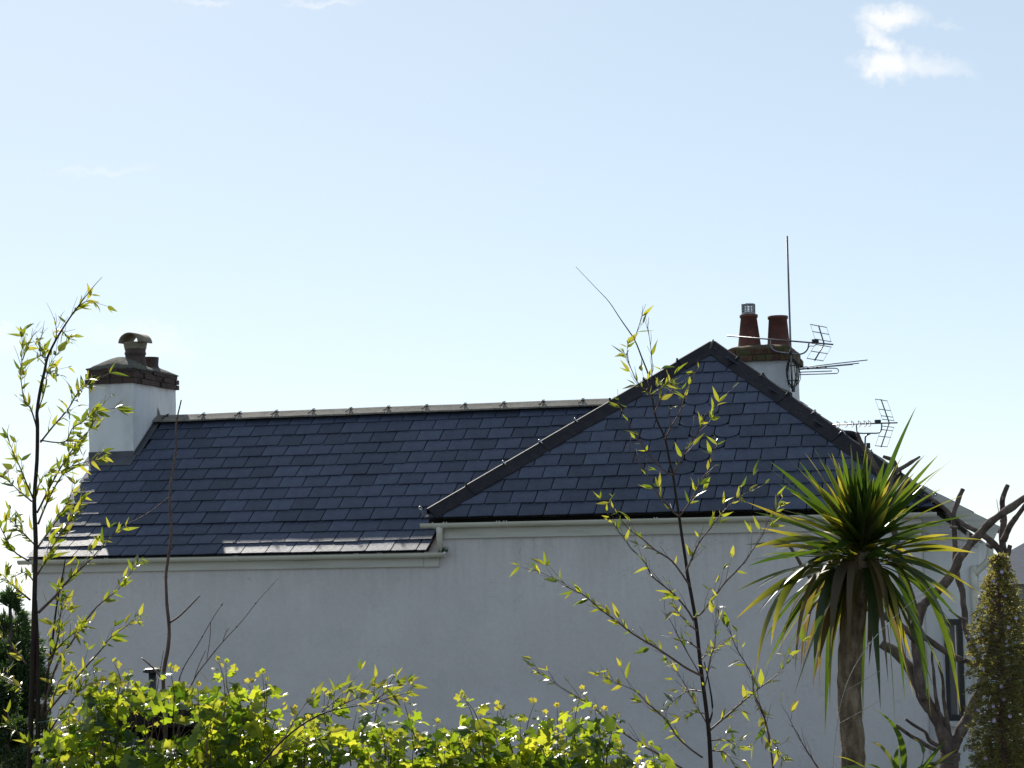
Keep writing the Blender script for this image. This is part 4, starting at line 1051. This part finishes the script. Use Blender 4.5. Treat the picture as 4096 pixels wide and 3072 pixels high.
for i in range(1300):
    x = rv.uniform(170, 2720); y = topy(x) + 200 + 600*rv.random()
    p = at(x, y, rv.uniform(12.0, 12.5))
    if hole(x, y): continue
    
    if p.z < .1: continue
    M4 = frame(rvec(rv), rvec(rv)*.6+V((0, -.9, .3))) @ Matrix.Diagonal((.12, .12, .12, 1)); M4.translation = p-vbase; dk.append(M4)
join_leaves('inner_leaves', dk, VL, 'vine_shade', vine, rv)
sm = MB()
for ln, rad in stems: sm.tube([p-vbase for p in ln], rad, 5)
o = sm.build('shoots', 'twig_brown', vine, True); o['kind'] = 'stuff'
for x in (520, 1150, 1800, 2350):
    a = at(x, 3050, 12.1); q = [V((a.x+.1, a.y, 0)), V((a.x-.05, a.y+.05, a.z*.35)), V((a.x+.06, a.y-.03, a.z*.7)), a, at(x+60, 2960, 12.0)]
    MB().tube([p-vbase for p in smooth_line(q, 4)], [.035-.0015*i for i in range(17)], 8).build('trunk', 'bark_grey', vine, True)
for i in range(26):        # tendrils
    x = rv.uniform(350, 2500); y = topy(x)+rv.uniform(-20, 30); p = at(x, y, rv.uniform(11.4, 11.9)); pts = [p]
    dv = V((rv.uniform(-1, 1), rv.uniform(-.5, .5), rv.uniform(.3, 1))).normalized()
    for k in range(7): dv = (dv+rvec(rv)*.5).normalized(); p = p+dv*.014; pts.append(p)
    MB().tube([q-vbase for q in pts], .0013, 4).build('tendril', 'vine_young', vine)

# ------------------------------------------------------------------ cabbage palm
DP = 14.0
c8 = lambda x, y: (2900+x/1.8495, 1600+y/1.8495)
c7 = lambda x, y: (3300+x/2.16, 2304+y/2.16)
c6 = lambda x, y: (2700+x/2.16, 2304+y/2.16)
pb = at(3415, 3072, DP); pbase = V((pb.x+.02, pb.y, 0))
palm = thing('cabbage_palm', 'spiky cabbage palm with drooping yellow leaves in front of the hipped house', 'palm', pbase)
tl = smooth_line([pbase, at(3415, 3200, DP), at(3412, 3000, DP), at(3398, 2800, DP), at(3402, 2600, DP), at(3420, 2400, DP), at(3436, 2290, DP), at(3446, 2180, DP), at(3450, 2120, DP)], 5)
n = len(tl)
rp = random.Random(9)
tr_ = MB()
sides = 18
rings = []
for i, p in enumerate(tl):
    k = i/(n-1); rad = .088*(1-.1*k)+.004*sin(i*2.3)
    if p.z > at(3446, 2200, DP).z: rad *= .7
    rings.append([p-pbase + V((cos(a), sin(a), 0))*(rad + .006*noise.noise(V((cos(a)*3, sin(a)*3, p.z*9)))) for a in [2*pi*q/sides for q in range(sides)]])
tr_.add([v for r_ in rings for v in r_], [(i*sides+k, i*sides+(k+1) % sides, (i+1)*sides+(k+1) % sides, (i+1)*sides+k) for i in range(n-1) for k in range(sides)] + [tuple(range((n-1)*sides, n*sides))])
tr_.build('trunk', 'bark_palm', palm, True)
CC = at(3446, 2200, DP)          # crown heart
def strap(base, ctrl, tip, wd, mat, parent, off, twist=0.0, seg=12, fold=.25, blunt=False):
    vs_, fs, tv = [], [], []
    prev = None
    for i in range(seg+1):
        k = i/seg
        p = base*(1-k)**2 + ctrl*2*k*(1-k) + tip*k*k
        tg = ((ctrl-base)*(1-k) + (tip-ctrl)*k).normalized()
        sd_ = tg.cross(V((0, 0, 1)))
        if sd_.length < .15: sd_ = prev if prev is not None else V((1, 0, 0))
        sd_ = sd_.normalized()
        if prev is not None and sd_.dot(prev) < 0: sd_ = -sd_
        prev = sd_; nn_ = sd_.cross(tg).normalized()
        a = twist*(k if twist < 3 else 1); sd2 = sd_*cos(a)+nn_*sin(a); nn2 = nn_*cos(a)-sd_*sin(a)
        w_ = wd*.5*min(1, .4+k*1.9)*(1 if k < .38 else max(.02, 1-((k-.38)/.62)**1.45))
        for y in (-1, 0, 1): vs_.append(p + sd2*(y*w_) + nn2*(abs(y)*w_*fold) - off); tv.append(k)
    for i in range(seg):
        for j in range(2): fs.append((i*3+j, (i+1)*3+j, (i+1)*3+j+1, i*3+j+1))
    o = mesh_obj('leaf', vs_, fs, mat, parent, True)
    at_ = o.data.attributes.new('tip', 'FLOAT', 'POINT')
    for i, k in enumerate(tv): at_.data[i].value = k
    return o
up_tips = [c8(*t_) for t_ in ((290,480),(340,460),(475,440),(550,455),(655,355),(590,390),(755,480),(790,390),(860,370),(975,375),(950,510),(1040,395),(1055,400),(1120,600),(1215,575),(1320,400),(1415,50),(1445,430),(1480,405),(1580,405),(1690,430),(1600,500),(1770,700),(1600,655),(1835,850),(1640,920),(160,755),(220,830),(300,790),(480,860),(400,620),(880,720),(700,640),(1300,560),(1380,660),(1500,640))]
side_tips = [c8(*t_) for t_ in ((1910,1035),(1890,1070),(1850,1130),(1670,1110),(1500,965),(1580,1020),(255,945),(490,1020),(150,1070),(200,1095),(270,1145),(165,1185),(170,1230),(420,1180),(1700,1090),(1790,1120))]
arch_tips = [c8(*t_) for t_ in ((65,1425),(85,1615),(240,1585),(1690,1330),(1900,1445),(1705,1500),(1730,1480),(205,1410))] + [c6(*t_) for t_ in ((700,350),(785,425))]
hang_tips = [c7(*t_) for t_ in ((330,1235),(40,1150),(545,920),(605,1290),(690,1080),(910,1195),(1130,740),(1170,1170),(720,960),(480,1150),(250,1000))] + [c6(*t_) for t_ in ((700,860),(1095,1010),(1195,970),(1295,1390),(1340,1150),(830,600),(900,760))]
def leaf_to(tx, ty, style, dead=None, dz=None):
    dz = rp.uniform(-.45, .45) if dz is None else dz
    tip = at(tx, ty, DP+dz)
    b0 = CC + V(((tip.x-CC.x)*.1, dz*.12, rp.uniform(-.02, .1) if style == 'up' else rp.uniform(-.1, .04) if style == 'side' else rp.uniform(-.16, -.02)))
    L = (tip-b0).length
    if style == 'up': ctrl = lerp(b0, tip, .5) + V((-(tip.x-b0.x)*.08, 0, .05*L*rp.uniform(.2, 1.6)))
    elif style == 'side': ctrl = lerp(b0, tip, .5) + V((0, 0, L*rp.uniform(.05, .16)))
    elif style == 'arch': ctrl = lerp(b0, tip, .42) + V(((tip.x-b0.x)*.05, 0, L*rp.uniform(.16, .26)))
    else: ctrl = V((b0.x + (tip.x-b0.x)*.85, lerp(b0, tip, .6).y, b0.z + rp.uniform(-.05, .12)*L))
    if dead is None: dead = style == 'hang' and rp.random() < .25
    strap(b0, ctrl, tip, rp.uniform(.046, .084)*(1.15 if style == 'hang' else 1), 'cordyline_dead' if dead else 'cordyline_leaf', palm, pbase, rp.choice((.4, -.5, .9, 1.2, -1.1, .2)))
for t_ in up_tips: leaf_to(*t_, 'up')
for t_ in side_tips: leaf_to(*t_, 'side')
for t_ in arch_tips: leaf_to(*t_, 'arch', False)
for t_ in hang_tips: leaf_to(*t_, 'hang')
for i in range(140):          # leaves pointing to and away from us fill the crown
    a = rp.uniform(-.08*pi, 1.08*pi); L = rp.uniform(200, 430)
    leaf_to(3446+cos(a)*L*rp.uniform(.2, .95), 2180-sin(a)*L*.95, 'up' if sin(a) > .25 else 'side', False, rp.choice((-1, 1))*rp.uniform(.25, .6))
for i in range(20):
    s_ = rp.choice((-1, 1)); leaf_to(3446+s_*rp.uniform(40, 300), 2420+rp.uniform(0, 380), 'hang', rp.random() < .45, rp.choice((-1, 1))*rp.uniform(.1, .4))
for i in range(26):          # long drooping side leaves
    lft = i % 2; leaf_to(rp.uniform(3040, 3320) if lft else rp.uniform(3580, 3840), rp.uniform(2470, 2800), 'arch', rp.random() < .25, rp.uniform(-.35, .35))
for i in range(22):          # dead skirt hugging the trunk
    a = rp.uniform(0, 2*pi); q = V((cos(a), sin(a), 0)); z0 = CC.z-rp.uniform(.08, .25)
    b0 = V((CC.x, CC.y, z0))+q*.06; tp = V((CC.x-.06, CC.y, z0-rp.uniform(.3, .62)))+q*rp.uniform(.1, .17)
    strap(b0, lerp(b0, tp, .35)+q*.08, tp, .04, 'cordyline_dead', palm, pbase, rp.uniform(-.5, .5))
# a second, low one whose leaves just reach into the frame
lb = at(3600, 3200, 12.6); lbase = V((lb.x, lb.y, 0))
low = thing('cordyline', 'low strap leaved plant poking up under the palm at the bottom edge', 'plant', lbase)
MB().tube([V((0, 0, 0)), V((.01, 0, lb.z*.5)), lb-lbase], [.06, .05, .05], 10).build('trunk', 'bark_palm', low, True)
for (tx, ty, cx, cy) in [(*c7(430,1155), *c7(780,1330)), (*c7(395,1430), *c7(600,1480)), (*c7(640,1460), *c7(580,1600)), (*c7(1140,1500), *c7(900,1640)), (*c7(760,1400), *c7(1000,1500)), (*c7(1040,1420), *c7(900,1600)),
                         (*c7(80,1560), *c7(300,1560)), (*c7(330,1640), *c7(480,1580)), (*c7(1040,1630), *c7(800,1550)), (*c7(190,1640), *c7(400,1600)), (3850,3060,3720,3000), (3330,3090,3450,3020), (3620,2990,3610,3100), (3760,3080,3680,3020)]:
    dz = rp.uniform(-.3, .2)
    strap(lb, at(cx, cy, 12.6+dz*.5), at(tx, ty, 12.6+dz), rp.uniform(.035, .05), 'cordyline_leaf', low, lbase, rp.choice((.5, 1.0, -.7)))

# ------------------------------------------------------------------ pollarded tree
DT = 18.0
t8 = lambda *a: [c8(*p) for p in a]
tb_ = at(3790, 3072, DT); tbase = V((tb_.x, tb_.y, 0))
tree = thing('pollarded_tree', 'bare pollarded tree with stubby brown limbs behind the palm', 'tree', tbase)
limbs = [('trunk', [(3792,3250),(3795,3072),(3800,3010)], 42, 38, 0), 
 ('limb', [(3800,3030),(3763,2897),(3703,2804),(3656,2707),(3596,2619),(3522,2572)], 32, 17, .2),
 ('limb', [(3700,2800),(3672,2674),(3666,2535),(3643,2443),(3620,2350),(3590,2200),(3560,2050),(3522,1903),(3473,1816),(3441,1757),(3427,1730)], 24, 6, .3),
 ('limb', [(3666,2560),(3600,2500),(3530,2460),(3495,2443),(3343,2405),(3251,2319),(3208,2259),(3143,2162)], 17, 6, -.3),
 ('limb', [(3540,2000),(3560,1930),(3580,1885),(3570,1843),(3535,1824)], 15, 7, .1), ('limb', [(3570,1890),(3620,1862),(3657,1843),(3681,1827)], 11, 5, .2),
 ('limb', [(3662,2500),(3693,2420),(3765,2350),(3819,2276),(3840,2222),(3905,2151),(3954,2097),(4024,2043),(4110,1985)], 24, 14, -.3),
 ('limb', [(3920,2660),(3879,2563),(3860,2498),(3855,2443),(3846,2360),(3830,2290),(3819,2141),(3814,2060),(3830,2000),(3851,1957)], 15, 9, .25),
 ('limb', [(4010,2225),(3997,2200),(3954,2157),(3911,2124),(3846,2092),(3787,2043),(3738,2000),(3700,1985)], 15, 6, .3),
 ('limb', [(3809,3000),(3846,2920),(3893,2827),(3940,2700),(3985,2500),(4014,2300),(4012,2141),(4014,2060),(4014,1989),(4030,1941)], 26, 9, .1),
 ('limb', [(4014,2160),(4051,2087),(4110,2010)], 14, 9, -.2), ('limb', [(4020,2240),(4035,2216),(4042,2182)], 11, 9, 0),
 ('limb', [(3640,2545),(3694,2545),(3763,2596),(3823,2633),(3893,2656)], 15, 11, .1),
 ('limb', [(3752,2840),(3744,2767),(3731,2665),(3726,2591)], 9, 4, .1), ('limb', [(3797,2940),(3781,2836),(3772,2744),(3758,2647)], 10, 5, -.1),
 ('limb', [(3870,2480),(3832,2466),(3795,2438)], 7, 3, 0), ('limb', [(3750,2985),(3717,2961),(3694,2924),(3624,2878)], 10, 5, -.1), ('limb', [(3740,3000),(3643,2943),(3582,2901)], 9, 6, -.2),
 ('limb', [(4000,2090),(3990,1995)], 1.5, 1, 0), ('limb', [(4020,2000),(4009,1975)], 6, 4, .05), ('limb', [(3830,2110),(3800,2108)], 6, 4, .05), ('limb', [(3965,2190),(3945,2178)], 8, 5, .05)]
for nm, pts, r0, r1, dep in limbs:
    ln = smooth_line(trace(pts, DT, dep), 7); n = len(ln); pm = DT/FPX
    if nm == 'trunk': ln = [tbase.copy()] + ln; n += 1
    m_ = MB().tube([p-tbase + wob3(p, 7, .012) for p in ln], [(r0+(r1-r0)*i/(n-1))*pm*(1+.22*noise.noise(ln[i]*9)+.12*noise.noise(ln[i]*31)) for i in range(n)], 10)
    m_.build(nm, 'bark_grey', tree, True)

# ------------------------------------------------------------------ flower spike
DE = 12.0
eb = at(4008, 3072, DE); ebase = V((eb.x, eb.y, 0))
ech = thing('echium_spike', 'tall conical flower spike with tiny lilac flowers at the right edge', 'flower spike', ebase)
axl = smooth_line([ebase, at(4004, 3072, DE), at(4013, 2767, DE), at(3996, 2304, DE), at(3996, 2215, DE)], 6)
MB().tube([p-ebase for p in axl], [.03*(1-.75*i/(len(axl)-1)) for i in range(len(axl))], 8).build('stem', 'twig_brown', ech, True)
re_ = random.Random(4); ev, ef = [], []; fl_pts = []
def axis_at(y):
    return 3996 + (4010-3996)*min(1, max(0, (y-2240)/450))
spr = MB()
for i in range(520):
    y = 2222 + 980*(i+re_.random())/520
    rad = .03 + .185*min(1, (y-2210)/360)**.85
    c_ = at(axis_at(y), y, DE)
    a = i*2.39996 + re_.uniform(-.3, .3); L = rad*re_.uniform(.7, 1.12)
    d0 = V((cos(a), sin(a), re_.uniform(.1, .35))).normalized()
    tipp = c_ + d0*L + V((0, 0, -.25*L))
    ctl = c_ + d0*L*.6 + V((0, 0, .12*L))
    ln = [c_*(1-k)**2 + ctl*2*k*(1-k) + tipp*k*k for k in (0, .33, .66, 1)]
    spr.tube([p-ebase for p in ln], [.003, .0028, .002, .001], 4, cap=False)
    for k in range(int(10+rad*190)):
        f = .25+.75*re_.random()**.8
        q = c_*(1-f)**2 + ctl*2*f*(1-f) + tipp*f*f + rvec(re_)*(.006+.006*f)
        d_ = (d0*.7+rvec(re_)*.9+V((0, 0, .35))).normalized()*re_.uniform(.012, .03); s2 = d_.cross(rvec(re_)).normalized()*re_.uniform(.003, .006)
        j = len(ev); ev += [q-ebase, q+d_*.5+s2-ebase, q+d_-ebase, q+d_*.5-s2-ebase]; ef.append((j, j+1, j+2, j+3))
    if re_.random() < .2: fl_pts.append(tipp+rvec(re_)*.01)
o = spr.build('sprays', 'twig_brown', ech); o['kind'] = 'stuff'
o = mesh_obj('foliage', ev, ef, 'echium_leaf', ech); o['kind'] = 'stuff'
fm = None
for p in fl_pts:
    if fm is None:
        f_ = MB()
        for k in range(5):
            a = k*2*pi/5; f_.add([V((0, 0, 0)), V((.009*cos(a-.5), .009*sin(a-.5), .006)), V((.013*cos(a), .013*sin(a), .008)), V((.009*cos(a+.5), .009*sin(a+.5), .006))], [(0, 1, 2, 3)])
        tmp = f_.build('flower', 'flower_lilac', ech); fm = tmp.data; tmp.location = p-ebase
    else:
        M4 = frame(rvec(re_), V((0, -1, .2))); M4.translation = p-ebase; inst('flower', fm, M4, ech)

# ------------------------------------------------------------------ dark growth at the left edge
def leafy(name, label, cat, blobs, nleaf, lsz, mat, d0, seed, feather=False):
    r = random.Random(seed); bpt = at(blobs[0][0], 3072, d0); b0 = V((bpt.x, bpt.y, 0))
    th_ = thing(name, label, cat, b0)
    topp = at(blobs[0][0], blobs[0][1], d0)
    MB().tube([V((0, 0, 0)), V((.03, .02, topp.z*.5)), topp-b0], [.07, .05, .015], 8).build('trunk', 'bark_grey', th_, True)
    vs_, fs = [], []
    wts = [bl[2]*bl[3] for bl in blobs]
    for i in range(nleaf):
        bx_, by_, rx, ry, dz = r.choices(blobs, wts)[0]
        u_ = rvec(r)*(r.random()**.4)
        c_ = at(bx_, by_, d0+dz); pm = d0/FPX
        q = c_ + V((u_.x*rx*pm, u_.y*rx*pm*.8, u_.z*ry*pm))
        if noise.noise(q*5.5) < -.12: continue
        d_ = rvec(r)
        if feather: d_ = (V((u_.x, u_.y, .25)).normalized()*.8+d_*.5+V((0, 0, .2)))
        d_ = d_.normalized()*lsz*r.uniform(.6, 1.4); s2 = d_.cross(rvec(r)).normalized()*lsz*(.1 if feather else .26)
        j = len(vs_); vs_ += [q-b0, q+d_*.5+s2-b0, q+d_-b0, q+d_*.5-s2-b0]; fs.append((j, j+1, j+2, j+3))
    o = mesh_obj('crown', vs_, fs, mat, th_); o['kind'] = 'stuff'
    return th_
leafy('conifer', 'dark feathery conifer behind the left bamboo', 'tree', [(40,2420,30,60,0),(30,2520,80,90,0),(60,2620,110,110,.2),(80,2760,120,120,0),(10,2700,120,150,.3),(60,2900,130,150,0)], 30000, .075, 'conifer_leaf', 19.0, 5, True)
leafy('evergreen_shrub', 'dark glossy small leaved shrub in the bottom left corner', 'shrub', [(20,2800,60,90,0),(60,2900,80,90,.1),(20,3000,110,120,0),(80,3080,90,100,-.1),(-60,2850,100,160,0)], 26000, .03, 'shrub_leaf', 13.8, 6)
leafy('evergreen_shrub', 'dark leafy shrub filling the gap behind the lilac flower spike', 'shrub', [(4060,2760,70,110,0),(4080,2920,110,140,0),(4010,3060,120,120,0),(4090,2600,50,90,.1)], 9000, .04, 'shrub_leaf', 21.5, 8)
bare('dry_stem', 'thin pale dry stem slanting up across the palm trunk', 'dry stem',
     [([(3330,3072),(3345,2920),(3375,2770),(3430,2640),(3500,2550),(3600,2450),(3727,2345)], 1.6, 1.1), ([(3380,2765),(3440,2730),(3520,2680)], 1.0, .8), ([(3350,2900),(3440,2850),(3520,2800)], 1.0, .8)], 12.9, 12, 'dry_straw')
